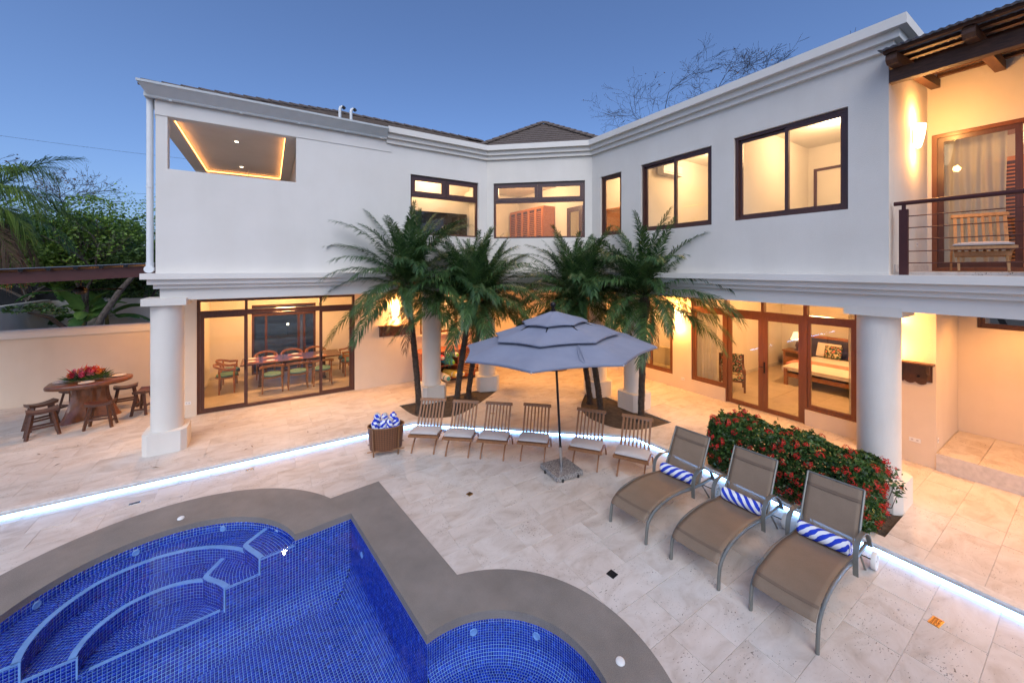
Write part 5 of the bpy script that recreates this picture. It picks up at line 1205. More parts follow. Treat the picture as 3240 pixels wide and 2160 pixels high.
blades('heliconia', 'red_petal', [((rr.uniform(-.2, .15), rr.uniform(-.06, .06), .12), (rr.uniform(-.8, .5), rr.uniform(-.3, .3), 1), rr.uniform(.14, .24), .012) for _ in range(8)], fa)
# ---- drains in the deck
def drain(x, y, z, w, d, mat, slots, a, label):
    t = thing('floor_drain', label, 'drain', (x, y, z), a)
    MB().bbox(-w / 2, w / 2, -d / 2, d / 2, -.02, .004, .002).build('grate', M[mat], t)
    for i in range(slots):
        for j in range(3): MB().box(-w * .36 + i * w * .72 / max(1, slots - 1) - .004, -w * .36 + i * w * .72 / max(1, slots - 1) + .004, -d * .32 + j * d * .24, -d * .14 + j * d * .24, .0035, .0055).build('slot', M['slot_black'], t)  # slot openings drawn as thin near-black bars on the grate
drain(2.70, 5.52, ZD + .002, .085, .085, 'brass', 4, R(20), 'small square brass drain in the deck between parasol and pool')
drain(3.41, 3.17, ZD + .002, .10, .10, 'black_metal', 5, R(8), 'dark square drain near the round spa coping')
drain(5.74, .97, ZD + .002, .15, .085, 'brass', 6, R(-6), 'oblong brass drain beside the nearest lounger')
drain(-1.75, 8.05, ZD + .002, .13, .07, 'steel', 5, R(2), 'small steel drain in the deck under the light strip, towards the frame edge'); drain(-.30, 8.30, ZD + .002, .12, .07, 'steel', 5, R(2), 'small steel drain in the deck between light strip and pool bench')
drain(4.55, 8.05, .002, .12, .05, 'brass', 5, R(-40), 'small brass drain in the terrace behind the wooden chairs')
mt = thing('door_mat', 'half round brown coir mat at the entrance', 'door mat', (8.42, 10.52, .003), R(-45))
MB().prism([(.46 * math.cos(R(180 + i * 180 / 24)), .40 * math.sin(R(180 + i * 180 / 24)) ) for i in range(25)], 0, .02).build('coir', M['mat_coir'], mt)
# ---- cabinet with pool floats below the serving window
cb = thing('pool_cabinet', 'red stained cabinet with louvred doors under the serving window', 'cabinet', (3.80, 11.0, 0))
MB().bbox(-.03, 2.23, -.02, .66, .93, .975, .008).build('top', M['cabinet_wood'], cb)
for x in (0, 1.17, 2.16): MB().box(x, x + .04, 0, .64, .09, .93).build('side_panel', M['cabinet_wood'], cb)
MB().box(.04, 2.16, .60, .64, .09, .93).build('back_panel', M['dark_wood'], cb); MB().box(.04, 2.16, 0, .60, .09, .13).build('bottom_board', M['cabinet_wood'], cb); MB().box(.04, 1.17, .02, .60, .50, .53).build('shelf', M['cabinet_wood'], cb)
for x in (.02, 1.15, 2.12): MB().lathe([(.02, 0), (.035, .05), (.03, .09)], 10).build('foot', M['cabinet_wood'], cb, True, (x + .03, .06, 0))
for x0 in (1.215, 1.69):
    d_ = MB().frame(x0, x0 + .465, .13, .925, .06, -.025, 0).build('door', M['cabinet_wood'], cb)
    for k in range(13): MB().bar((x0 + .06, -.012, .22 + k * .052), (x0 + .405, -.012, .22 + k * .052), .030, .007, (0, -.7, .7)).build('louvre', M['cabinet_wood'], d_)
def floaty(x, y, z, L, r_, mat, stripe, yaw, label, group='inflatables stored in the cabinet'):
    o = MB().tube([(0, -L / 2, 0), (0, -L / 2 + .02, 0), (0, -L / 2 + .06, 0), (0, 0, .005), (0, L / 2 - .05, 0), (0, L / 2, 0)], [r_ * .3, r_ * .8, r_, r_ * 1.03, r_, r_ * .5], 16).build('pool_float', M[mat], None, True, (x, y, z), (0, 0, yaw)); tag(o, label, 'pool float', group)
    MB().tube([(0, -L / 2 - .004, 0), (0, -L / 2 + .014, 0)], [r_ * .55, r_ * .62], 14).build('end_print', M[stripe], o, True)
    MB().tube([(0, -L / 2 + .10, 0), (0, -L / 2 + .15, 0)], r_ * 1.02, 16, False).build('band', M[stripe], o, True)
floaty(4.86, 11.12, .83, .5, .075, 'float_white', 'float_green', R(12), 'green and white rolled float on the cabinet shelf, by the louvred doors'); floaty(4.62, 11.14, .86, .5, .08, 'float_white', 'float_green', R(-8), 'green and white rolled float on the cabinet shelf, second from the doors')
floaty(4.40, 11.10, .80, .5, .08, 'float_pink', 'float_white', R(5), 'pink rolled float on the cabinet shelf behind the column'); floaty(4.66, 11.08, .63, .56, .085, 'float_teal', 'float_green', R(20), 'teal and green float lying at the bottom of the shelf')
floaty(4.72, 11.02, .27, .6, .09, 'float_yellow', 'float_white', R(18), 'yellow rolled float in the lower compartment'); floaty(4.94, 11.03, .25, .6, .085, 'float_yellow', 'float_white', R(25), 'second yellow rolled float beside the cabinet door'); floaty(4.46, 10.95, .22, .66, .10, 'float_white', 'float_teal', R(8), 'white and blue float hanging out of the lower compartment')
# ================================================================== rooms
def table_chair():
    t = bpy.data.objects.new('dining_chair', None); link(t)
    MB().lathe([(.0, .43), (.19, .43), (.215, .445), (.215, .475), (.19, .49), (0, .495)], 28).build('seat', M['seat_teal'], t, True)
    for a in (35, 145, 215, 325): x, y = .235 * math.cos(R(a)), .235 * math.sin(R(a)); top = .70 if a < 180 else .62; MB().tube([(x * 1.06, y * 1.06, 0), (x, y, .45), (x * 1.0, y * 1.04, top)], [.016, .022, .017], 8).build('leg', M['dining_wood'], t, True)
    P = [(.255 * math.cos(R(a)), .255 * math.sin(R(a)), .64 + .10 * math.sin(R(max(0, min(180, a)))) ) for a in range(-38, 219, 8)]
    mb = MB()
    for a, b in zip(P[:-1], P[1:]): mb.bar(a, (b[0] * 1.0 + (b[0] - a[0]) * .1, b[1] + (b[1] - a[1]) * .1, b[2]), .030, .055)
    mb.build('back_rail', M['dining_wood'], t)
    mb = MB(); mb.lathe([(.205, .40), (.225, .40), (.225, .43), (.205, .43), (.205, .40)], 24); mb.build('seat_ring', M['dining_wood'], t); return t
dt = thing('dining_table', 'long dark dining table set for a meal behind the sliding doors', 'table', (.62, 13.78, 0))
MB().bbox(-1.33, 1.33, -.50, .50, .715, .75, .01).build('table_top', M['dark_wood'], dt)
for x in (-.85, .85): MB().box(x - .06, x + .06, -.30, .30, .0, .06).build('foot', M['dark_wood'], dt); MB().box(x - .045, x + .045, -.18, .18, .06, .714).build('pedestal', M['dark_wood'], dt)
DC = [(.07, 12.98, 180, 'teal seated dining chair in front of the table, nearest the pool doors'), (.70, 12.98, 180, 'teal seated dining chair in the middle of the near table side'), (1.34, 12.98, 182, 'teal seated dining chair on the near side beside the sliding leaf'),
      (-1.02, 13.50, 92, 'dining chair at the table head, the nearer of the two'), (-1.02, 14.10, 88, 'dining chair at the table head, the farther of the two'), (2.24, 13.55, -92, 'dining chair at the far table end, nearer the doors'), (2.24, 14.15, -88, 'dining chair at the far table end, back one'),
      (-.10, 14.56, 0, 'dining chair on the garden side, first in the row'), (.62, 14.56, 0, 'dining chair on the garden side, in the middle'), (1.32, 14.56, 0, 'dining chair on the garden side, last in the row'), (2.7, 14.75, -40, 'spare dining chair against the dining room wall')]
dc0 = table_chair()
for i, (x, y, a, lab) in enumerate(DC):
    c = dc0 if i == 0 else copy_tree(dc0); c.location = (x, y - .12 if y < 13.2 else y, .010); c.rotation_euler = (0, 0, R(a)); c.scale = (1.2, 1.2, 1.06); tag(c, lab, 'chair', 'chairs round the dining table')
def placemat(x, y, lab):
    t = tag(MB().bbox(-.19, .19, -.13, .13, 0, .004, .002).build('placemat', M['louvre_wood'], None, False, (x, y, .751)), 'brown placemat ' + lab, 'placemat', 'placemats on the dining table')
    plate(x, y, .756, .115, 'white dinner plate ' + lab, 'plates on the dining table')
for x, y, lab in ((.02, 13.46, 'near side, first from the head of the dining table'), (.68, 13.46, 'near side, second from the head of the dining table'), (1.34, 13.46, 'near side, last of the dining table'), (-.46, 13.58, 'at the head of the dining table, near corner'), (-.46, 14.0, 'at the head of the dining table, far corner'), (.02, 14.08, 'garden side, first of the dining table'), (.68, 14.08, 'garden side, second of the dining table')): placemat(x, y, lab)
for x, y, lab in ((-.22, 13.52, 'tall glass near the head of the dining table'), (.34, 13.62, 'tall glass at the middle of the dining table'), (.45, 14.0, 'tall glass on the garden side of the dining table'), (-.26, 13.88, 'tall glass at the far corner of the dining table')): tumbler(x, y, .751, lab, 'glasses on the dining table', .17, .036)
ch = thing('pendant_lamp', 'white glass pendant lamp over the dining table', 'lamp', (.70, 13.8, 2.968)); MB().tube([(0, 0, 0), (0, 0, -.14)], .008, 6).build('rod', M['black_metal'], ch); MB().lathe([(.03, -.14), (.13, -.24), (.17, -.32), (.165, -.32), (.12, -.235), (.02, -.145)], 24).build('shade', M['drinking_glass'], ch, True); MB().sphere((0, 0, -.24), .045, 12, 8).build('bulb', M['downlight_glow'], ch, True)
# bedroom
bd = thing('double_bed', 'wooden double bed with white bedding and a pink throw', 'bed', (13.15, 3.45, 0))
for x, y in ((0, 0), (0, 1.82)): MB().box(x, x + .09, y, y + .09, 0, .50).build('bed_leg', M['dining_wood'], bd)
MB().box(.02, .07, .09, 1.82, .26, .44).build('foot_board', M['dining_wood'], bd)
for y in (0.02, 1.84): MB().box(.09, 2.05, y, y + .05, .26, .42).build('side_board', M['dining_wood'], bd)
MB().bbox(2.05, 2.12, -.05, 1.96, .0, 1.22, .03).build('head_board', M['headboard_blue'], bd); MB().bbox(2.03, 2.14, -.06, 1.97, 1.22, 1.30, .02).build('head_rail', M['dining_wood'], bd)
def soft(name, mat, parent, x0, x1, y0, y1, z0, z1, n=14, puff=.03, loc=None, rot=None):
    mb = MB(); top = []; bot = []
    for j in range(n + 1):
        for i in range(n + 1):
            u, v = -1 + 2 * i / n, -1 + 2 * j / n; e = max(abs(u), abs(v)); k = 1 - e ** 5
            x = x0 + (x1 - x0) * i / n; y = y0 + (y1 - y0) * j / n; top.append((x, y, z0 + (z1 - z0) * (.55 + .45 * k) + puff * (1 - u * u) * (1 - v * v))); bot.append((x, y, z0))
    m = n + 1; b = m * m; fs = [(j * m + i, j * m + i + 1, (j + 1) * m + i + 1, (j + 1) * m + i) for j in range(n) for i in range(n)]; fs += [tuple(b + q for q in reversed(f)) for f in fs]
    rim = list(range(n)) + [i * m + n for i in range(n)] + [n * m + n - i for i in range(n)] + [(n - i) * m for i in range(n)]
    fs += [(rim[i], b + rim[i], b + rim[(i + 1) % len(rim)], rim[(i + 1) % len(rim)]) for i in range(len(rim))]
    return mb.add(top + bot, fs).build(name, M[mat], parent, True, loc, rot)
soft('mattress', 'bedding', bd, .02, 2.05, -.06, 1.97, .38, .68); soft('throw', 'throw_pink', bd, .32, .86, -.07, 1.98, .50, .705, 10, .01)
PLW = [('white pillow against the headboard, far side', 'bedding', .45, 1.88), ('white pillow against the headboard, window side', 'bedding', 1.42, 1.88), ('floral scatter cushion on the bed, window side', 'floral', 1.22, 1.60), ('floral scatter cushion on the bed, far side', 'floral', .62, 1.60)]
for lab, mat, y, x in PLW:
    s_ = .21 if mat == 'floral' else .30; o = soft('pillow', mat, None, -s_, s_, -.2 if mat == 'floral' else -.22, .2 if mat == 'floral' else .22, -.05, .06, 12, .03, (13.15 + x, 3.45 + y, .90), (R(90) - R(24), 0, R(-90))); tag(o, lab, 'pillow', 'pillows on the bed')
ns = thing('nightstand', 'wooden nightstand with a drawer beside the bed', 'nightstand', (15.55, 5.98, 0))
MB().bbox(-.28, .30, -.28, .30, .62, .66, .006).build('top', M['dining_wood'], ns); MB().box(-.25, .27, -.25, .27, .05, .62).build('body', M['dining_wood'], ns); MB().bbox(-.262, -.25, -.2, .2, .44, .58, .004).build('drawer', M['dark_wood'], ns)
tl = thing('table_lamp', 'lit table lamp with a cream shade on the nightstand', 'lamp', (15.55, 5.92, .66)); MB().lathe([(.09, 0), (.09, .02), (.03, .06), (.06, .16), (.03, .28), (.012, .32), (.012, .40)], 18).build('base', M['dark_wood'], tl, True)
MB().lathe([(.20, .36), (.15, .48), (.11, .62)], 24).build('lamp_shade', M['lampshade_glow'], tl, True); lamp('bulb', 'POINT', (0, 0, .48), 10, tl, WARM, .06)
ac = thing('armchair', 'wooden armchair with floral cushions inside the bedroom', 'armchair', (11.35, 5.95, .01), R(-60))
for sx in (-1, 1):
    MB().bar((sx * .30, -.28, 0), (sx * .30, -.30, .56), .05, .04).build('leg', M['red_frame'], ac); MB().bar((sx * .30, .30, 0), (sx * .30, .38, .95), .05, .04).build('back_post', M['red_frame'], ac)
    mb = MB(); pts = spline([(sx * .30, -.36, .54), (sx * .30, -.2, .62), (sx * .30, .1, .60), (sx * .30, .34, .66)], 5)
    for a, b in zip(pts[:-1], pts[1:]): mb.bar(a, b, .06, .03)
    mb.build('armrest', M['red_frame'], ac)
MB().box(-.29, .29, -.30, .30, .28, .34).build('seat_frame', M['red_frame'], ac); soft('seat_cushion', 'floral', ac, -.28, .28, -.30, .26, .34, .46); soft('back_cushion', 'floral', ac, -.27, .27, -.28, .28, -.05, .06, 12, .02, (0, .29, .70), (R(100), 0, 0)); MB().box(-.30, .30, .355, .39, .72, .95).build('back_rail', M['red_frame'], ac)
def curtain(x, y0, y1, z0, z1, label, nm='curtain', amp=.03, mat='sheer_curtain'):
    mb = MB(); n = 60; m = 6; vs = []
    for j in range(m + 1):
        for i in range(n + 1): u = i / n; g_ = 1 - .25 * (1 - abs(j / m * 2 - 1)) * 0; vs.append((x + amp * math.sin(u * 40 + .3 * math.sin(j)) * (.6 + .4 * j / m), y0 + (y1 - y0) * u + .01 * math.sin(u * 17 + j), z1 + (z0 - z1) * j / m))
    q = n + 1; mb.add(vs, [(j * q + i, j * q + i + 1, (j + 1) * q + i + 1, (j + 1) * q + i) for j in range(m) for i in range(n)]); o = mb.build(nm, M[mat], None, True); return tag(o, label, 'curtain', 'sheer curtains')
curtain(10.50, 6.50, 5.92, .02, 2.9, 'white sheer curtain behind the bedroom side light by the sofa window'); curtain(10.50, 3.05, 2.58, .02, 2.9, 'white sheer curtain drawn aside behind the bedroom side light by the column')
curtain(9.98, 1.68, .92, 3.48, 5.9, 'sheer curtain behind the balcony sliding door')
sf = thing('sofa', 'cream sofa with its back to the living room window', 'sofa', (10.62, 7.0, 0))
MB().bbox(0, .8, 0, 1.9, .1, .42, .03).build('seat_base', M['sofa_cream'], sf)
for k in range(3): soft('back_cushion', 'sofa_cream', sf, -.31, .31, -.28, .28, -.08, .10, 10, .03, (.14, .33 + k * .62, .70), (R(90), 0, R(90)))
# upper rooms
tv = thing('television', 'large black television on the wall behind the upper window', 'television', (4.45, 11.09, 4.66)); MB().bbox(-.86, .86, -.05, -.005, -.5, .56, .006).build('bezel', M['black_plastic'], tv); MB().box(-.85, .85, -.053, -.0502, -.485, .545).build('screen', M['tv_screen'], tv)
def ac_unit(x, y, z, yaw, lab):
    t = thing('air_conditioner', lab, 'air conditioner', (x, y, z), yaw); MB().bbox(-.42, .42, -.20, 0, -.14, .14, .03).build('case', M['white_plastic'], t); MB().box(-.36, .36, -.203, -.12, -.145, -.125).build('vent_flap', M['cushion_cream'], t); MB().box(-.38, .38, -.202, -.2005, -.09, -.082).build('seam', M['black_plastic'], t)
ac_unit(8.95, 6.395, 6.10, 0, 'white air conditioner high on the wall in the room with two window leaves'); ac_unit(5.395, 10.6, 5.75, -R(90), 'white air conditioner above the television corner')
def wardrobe(name, loc, yaw, nd, w, H_, lab, cat='wardrobe'):
    t = thing(name, lab, cat, loc, yaw); MB().box(0, nd * w + .06, .03, .55, 0, H_).build('carcass', M['louvre_wood'], t)
    for i in range(nd):
        d_ = MB().frame(.03 + i * w + .004, .03 + (i + 1) * w - .004, .06, H_ - .03, .06, .0, .028).build('door', M['louvre_wood'], t)
        MB().box(.03 + i * w + .05, .03 + (i + 1) * w - .05, .022, .027, .1, H_ - .08).build('backing', M['dark_wood'], d_)
        for k in range(int((H_ - .22) / .07)): MB().bar((.03 + i * w + .062, .012, .14 + k * .07), (.03 + (i + 1) * w - .062, .012, .14 + k * .07), .048, .008, (0, -.75, .65)).build('louvre', M['louvre_wood'], d_)
wardrobe('wardrobe', (8.32, 13.3, 3.405), -R(90), 5, .44, 2.38, 'tall louvred wooden wardrobe behind the splayed upper window')
wardrobe('wardrobe', (12.0, 1.4, 3.46), -R(90), 4, .5, 2.2, 'louvred orange wood wardrobe in the balcony bedroom')
mr = thing('mirror', 'carved wooden framed mirror behind the splayed upper window', 'mirror', (8.86, 10.30, 4.0), -R(90)); MB().frame(0, .78, 0, 1.62, .16, -.04, 0).build('carved_frame', M['dark_wood'], mr); MB().box(.16, .62, -.02, -.012, .16, 1.46).build('mirror_pane', M['mirror_glass'], mr)
cbn = thing('tall_cabinet', 'polished wooden cabinet seen through the narrow upper window', 'cabinet', (8.36, 8.9, 3.405), -R(90)); MB().bbox(0, 1.5, 0, .5, 0, 1.78, .01).build('body', M['louvre_wood'], cbn); MB().bbox(-.03, 1.53, -.03, .5, 1.78, 1.84, .01).build('top', M['louvre_wood'], cbn)
for k in range(2): MB().bbox(.05 + k * .72, .73 + k * .72, -.014, 0, .08, 1.7, .006).build('door', M['louvre_wood'], cbn)
MB().frame(0, .75, 0, 2.55, .06, -.03, 0).build('inner_door_frame', M['dark_frame'], house, False, (11.398, 3.98, 3.405), (0, 0, -R(90)))
# ================================================================== vegetation
def frond_mesh(name, L, e0, bend, npair, leaf, w, mat, seed, droop=.35, rach=.010, vlift=.25, jit=.12, cut=0.0, spread=(62, 24)):
    """a pinnate frond growing along +x from the origin; e0 start elevation, bend total droop in degrees"""
    rr = random.Random(seed); n = 18; P = [Vector((0, 0, 0))]; side = rr.uniform(-.12, .12)
    for i in range(n):
        u = (i + .5) / n; a = R(e0 - bend * u ** 1.35); P.append(P[-1] + Vector((math.cos(a), side * u, math.sin(a))) * (L / n))
    V = []; F = []
    def at(u): k = min(n - 1e-6, u * n); i = int(k); return P[i].lerp(P[i + 1], k - i), (P[i + 1] - P[i]).normalized()
    # rachis
    for i in range(n):
        a, b = P[i], P[i + 1]; r0, r1 = rach * (1.15 - i / n), rach * (1.15 - (i + 1) / n); d = (b - a).normalized(); s_ = d.cross(Vector((0, 0, 1)));
        s_ = s_.normalized() if s_.length > 1e-3 else Vector((0, 1, 0)); up = s_.cross(d); k = len(V)
        for p, r_ in ((a, r0), (b, r1)): V += [p + s_ * r_, p + up * r_ * .7, p - s_ * r_]
        F += [(k, k + 3, k + 4, k + 1), (k + 1, k + 4, k + 5, k + 2)]
    for i in range(npair):
        u = .10 + .90 * (i + .5) / npair
        for sg in (-1, 1):
            if rr.random() < cut: continue
            uu = min(.999, u + rr.uniform(-.006, .006)); p, d = at(uu); s_ = d.cross(Vector((0, 0, 1))); s_ = s_.normalized() if s_.length > 1e-3 else Vector((0, 1, 0)); up = s_.cross(d)
            ang = R(spread[0] + (spread[1] - spread[0]) * u + rr.gauss(0, 5)); ll = leaf * (math.sin(math.pi * (.16 + .74 * u)) ** .7) * rr.uniform(.86, 1.08)
            dir_ = (d * math.cos(ang) + s_ * sg * math.sin(ang) + up * (vlift + rr.gauss(0, jit))).normalized()
            m_ = p + dir_ * ll * .5; t_ = p + dir_ * ll * .97 + Vector((0, 0, -droop * ll * rr.uniform(.5, 1.2)))
            wd = dir_.cross(up); wd = wd.normalized() * w * (.55 + .6 * math.sin(math.pi * u)); k = len(V)
            V += [p - wd * .4, p + wd * .4, m_ + wd, m_ - wd, t_]; F += [(k, k + 1, k + 2, k + 3), (k + 3, k + 2, k + 4, k + 4)]
    me = bpy.data.meshes.new(name); me.from_pydata([tuple(v_) for v_ in V], [], [f if f[2] != f[3] else f[:3] for f in F]); me.materials.append(M[mat]); me.update(); return me
def palm_trunk(name, path, r0, r1, mat, parent, scars=True, seed=1, n=12):
    rr = random.Random(seed); P = spline(path, 12); m = len(P); V = []; F = []; rs = []
    for i, p in enumerate(P):
        u = i / (m - 1); r_ = r0 + (r1 - r0) * u + .05 * max(0, .08 - u) / .08
        for k in range(n):
            a = 2 * math.pi * k / n; q = r_ * (1 + rr.uniform(-.07, .07)); V.append((p.x + q * math.cos(a), p.y + q * math.sin(a), p.z))
    for i in range(m - 1):
        for k in range(n): a = i * n + k; b = i * n + (k + 1) % n; F.append((a, b, b + n, a + n))
    if scars:                                            # stubs of old leaf bases
        L = sum((P[i + 1] - P[i]).length for i in range(m - 1)); rows = int(L / .035)
        for j in range(rows):
            u = (j + .5) / rows * (m - 1); i = int(u); p = P[i].lerp(P[min(i + 1, m - 1)], u - i); r_ = r0 + (r1 - r0) * u / (m - 1)
            for q in range(5):
                a = 2.4 * j + q * 2 * math.pi / 5 + rr.uniform(-.2, .2); o_ = Vector((math.cos(a), math.sin(a), 0)); t_ = Vector((-o_.y, o_.x, 0)); k = len(V); h = rr.uniform(.012, .024)
                for v_ in (p + o_ * r_ * .9 - t_ * .016 - Vector((0, 0, .012)), p + o_ * r_ * .9 + t_ * .016 - Vector((0, 0, .012)), p + o_ * (r_ + h) + Vector((0, 0, .010)), p + o_ * r_ * .9 + Vector((0, 0, .018))): V.append(tuple(v_))
                F += [(k, k + 1, k + 2), (k + 1, k + 3, k + 2), (k, k + 2, k + 3)]
    me = bpy.data.meshes.new(name); me.from_pydata([tuple(v_) for v_ in V], [], F); me.materials.append(M[mat]); me.update(); return inst(name, me, parent)
FR = {}
for ei, (e0, bend) in enumerate(((82, 36), (68, 58), (54, 72), (38, 78), (20, 76), (-6, 55))):
    for k in range(2): FR[ei, k] = frond_mesh('frond', 2.15, e0, bend, 84, .36, .0115, 'palm_leaf', 10 * ei + k, .38, .012, .06)
FD = frond_mesh('frond', 1.7, -25, 45, 60, .28, .009, 'dry_leaf', 99, .5, .011, .0, .2, .25)
def date_palm(base, heart, nf, label, seed, scale=1.0, mids=None):
    rr = random.Random(seed); t = thing('date_palm', label, 'palm tree', (base[0], base[1], -.03), 0, 'pygmy date palms in the planting beds')
    h = Vector((heart[0] - base[0], heart[1] - base[1], heart[2] + .03)); pts = [(0, 0, 0)] + [tuple(q) for q in (mids or [(h.x * .25, h.y * .25, h.z * .33), (h.x * .62, h.y * .62, h.z * .68)])] + [tuple(h)]
    palm_trunk('trunk', pts, .072, .066, 'bark', t, True, seed)
    mb = MB(); mb.lathe([(.058, -.55), (.10, -.38), (.125, -.22), (.11, -.06), (.06, .06), (0, .10)], 14, tuple(h)); o = mb.build('crown_shaft', M['bark'], t, True)
    bl = MB()
    for _ in range(90):
        a = rr.uniform(0, 6.28); z = rr.uniform(-.5, .0); o_ = Vector((math.cos(a), math.sin(a), 0)); tt = Vector((-o_.y, o_.x, 0)); p = h + o_ * .085 + Vector((0, 0, z)); e = p + o_ * rr.uniform(.05, .14) + Vector((0, 0, rr.uniform(.02, .12)))
        bl.add([p - tt * .014, p + tt * .014, e], [(0, 1, 2)])
    bl.build('leaf_stubs', M['bark'], t)
    for i in range(nf):
        u = (i + rr.random() * .6) / nf; ei = min(5, int(u * 6)); az = i * 2.39996 + rr.uniform(-.25, .25)
        inst('frond', FR[ei, rr.randint(0, 1)], t, tuple(h + Vector((.03 * math.cos(az), .03 * math.sin(az), .02 - .10 * u))), (rr.uniform(-.18, .18), rr.uniform(-.10, .10), az), scale * rr.uniform(.82, 1.06) * (.92 if ei == 0 else 1))
    for i in range(2): inst('frond', FD, t, tuple(h + Vector((0, 0, -.16))), (rr.uniform(-.2, .2), .35, rr.uniform(0, 6.28)), rr.uniform(.7, .95))
    return t
date_palm((3.11, 9.14), (2.85, 9.31, 3.10), 62, 'feathery palm beside the first inner column, nearest the towel basket', 1, 1.02)
date_palm((3.88, 8.71), (4.21, 8.50, 2.74), 56, 'feathery palm with leaning trunk behind the second wooden chair', 2, 1.0)
date_palm((4.58, 9.47), (5.0, 9.22, 2.72), 40, 'feathery palm rising beside the second inner column', 3, .85)
date_palm((7.10, 7.35), (6.70, 7.62, 2.74), 42, 'feathery palm at the pointed inner end of the far planting bed', 4, .9)
date_palm((6.84, 6.71), (6.42, 6.97, 2.70), 48, 'feathery palm leaning over the parasol from the far planting bed', 5, .95)
date_palm((7.24, 5.85), (7.31, 5.80, 2.86), 60, 'feathery palm by the column nearest the bedroom doors', 6, 1.04)
# ---- leaf clouds
def leaf_cloud(name, C, size, w, mat, parent=None, seed=0, up=.35):
    """diamond leaves at centres C (k,3)"""
    rg = np.random.default_rng(seed); k = len(C); d = rg.normal(size=(k, 3)); d[:, 2] = d[:, 2] * .6 + up * 0; d /= np.linalg.norm(d, axis=1)[:, None]
    q = rg.normal(size=(k, 3)); s_ = np.cross(d, q); s_ /= np.linalg.norm(s_, axis=1)[:, None]; sz = size * rg.uniform(.6, 1.25, (k, 1)); nrm = np.cross(d, s_)
    V = np.stack([C - d * sz * .5, C + s_ * sz * w + nrm * sz * .06, C + d * sz * .5, C - s_ * sz * w + nrm * sz * .06], 1).reshape(-1, 3)
    return inst(name, np_mesh(name, V, np.arange(4 * k).reshape(-1, 4), M[mat]), parent)
def blob_points(k, centres, radii, seed, shell=.55):
    rg = np.random.default_rng(seed); out = []; n = len(centres)
    for c, r_ in zip(centres, radii):
        m_ = int(k / n); d = rg.normal(size=(m_, 3)); d /= np.linalg.norm(d, axis=1)[:, None]; rad = (shell + (1 - shell) * rg.random(m_)) ** .7
        out.append(np.array(c) + d * rad[:, None] * np.array(r_))
    return np.concatenate(out)
def branch_tree(name, base, height, spread, levels, seed, mat, parent, lean=(0, 0), r0=.16, kids=(3, 4), up=.35, rmin=.010, trunk=.38, nside=4, shrink=.72):
    rr = random.Random(seed); mb = MB(); tips = []
    def grow(p, d, L, r_, lv):
        k = 3; pts = [p]; q = p; dd = d
        for i in range(k):
            dd = (dd + Vector((rr.gauss(0, .16), rr.gauss(0, .16), rr.gauss(.02, .10)))).normalized(); q = q + dd * (L / k); pts.append(q)
        r1 = max(rmin * .7, r_ * .62); mb.tube(pts, [max(rmin * .7, r_ + (r1 - r_) * i / k) for i in range(k + 1)], nside if lv > 1 else 3, False)
        if lv == 0: tips.append(q); return
        nk = rr.randint(*kids)
        for i in range(nk):
            a = rr.uniform(0, 6.283); sp = rr.uniform(.45, 1.0) * spread; v_ = Vector((math.cos(a), math.sin(a), 0)); nd = (dd + (v_ - dd * v_.dot(dd)) * sp + Vector((0, 0, up * .4))).normalized()
            at_ = pts[-1] if i < 2 else pts[rr.randint(1, k)]
            grow(at_, nd, L * shrink * rr.uniform(.75, 1.15), r1 * (.95 if i == 0 else .75), lv - 1)
        tips.append(q)
    grow(Vector(base), Vector((lean[0], lean[1], 1)).normalized(), height * trunk, r0, levels)
    return mb.build(name, M[mat], parent), tips
def camw(px, py, depth):                                  # a point of the garden, from bearing and distance
    X = (px - 1176) / 877 * depth; th = R(32.4); return Vector((X * math.cos(th) + depth * math.sin(th), -X * math.sin(th) + depth * math.cos(th), 3.5 - (py - 617) / 877 * depth))
# ---- garden trees beyond the wall
def leafy_tree(px, py, depth, rad, k, mat, label, seed, size=.11, w=.3, ht=None):
    c = camw(px, py, depth); t = thing('garden_tree', label, 'tree', (c.x, c.y, -.06), 0, 'trees beyond the garden wall'); rr = random.Random(seed)
    H_ = c.z + .06; _, tips = branch_tree('trunk', (0, 0, 0), H_ * 1.25, .9, 4, seed, 'bark_grey', t, (rr.uniform(-.2, .2), rr.uniform(-.2, .2)), .13)
    cs = []; rs = []
    for i in range(26):
        d = Vector((rr.gauss(0, 1), rr.gauss(0, 1), rr.gauss(0, 1))).normalized() * rr.uniform(.25, 1.0); cs.append((d.x * rad[0], d.y * rad[0], H_ + d.z * rad[1])); q = rr.uniform(.28, .5) * rad[0]; rs.append((q, q, q * .62))
    leaf_cloud('crown', np.concatenate([blob_points(k, cs, rs, seed), np.array([tuple(p) for p in tips for _ in range(6)]) + np.random.default_rng(seed).normal(0, .15, (len(tips) * 6, 3))]), size, w, mat, t, seed)
leafy_tree(60, 560, 17, (2.7, 2.3), 15000, 'garden_leaf', 'dense green tree beyond the garden wall at the edge of view', 21, .15)
leafy_tree(170, 565, 15.5, (2.3, 1.9), 16000, 'garden_leaf', 'broad light green tree beyond the wall, above the ceiling fan', 22, .13)
leafy_tree(285, 585, 18, (2.6, 2.2), 17000, 'dark_leaf', 'dark green small leaved tree beyond the wall, touching the downpipe', 23, .14)
leafy_tree(330, 490, 24, (3.0, 2.0), 1400, 'garden_leaf', 'sparse leafy tree behind the dark tree by the house corner', 24, .14)
leafy_tree(275, 650, 23, (2.6, 1.2), 7000, 'dark_leaf', 'low dark bushy tree behind the banana plants', 26, .15)
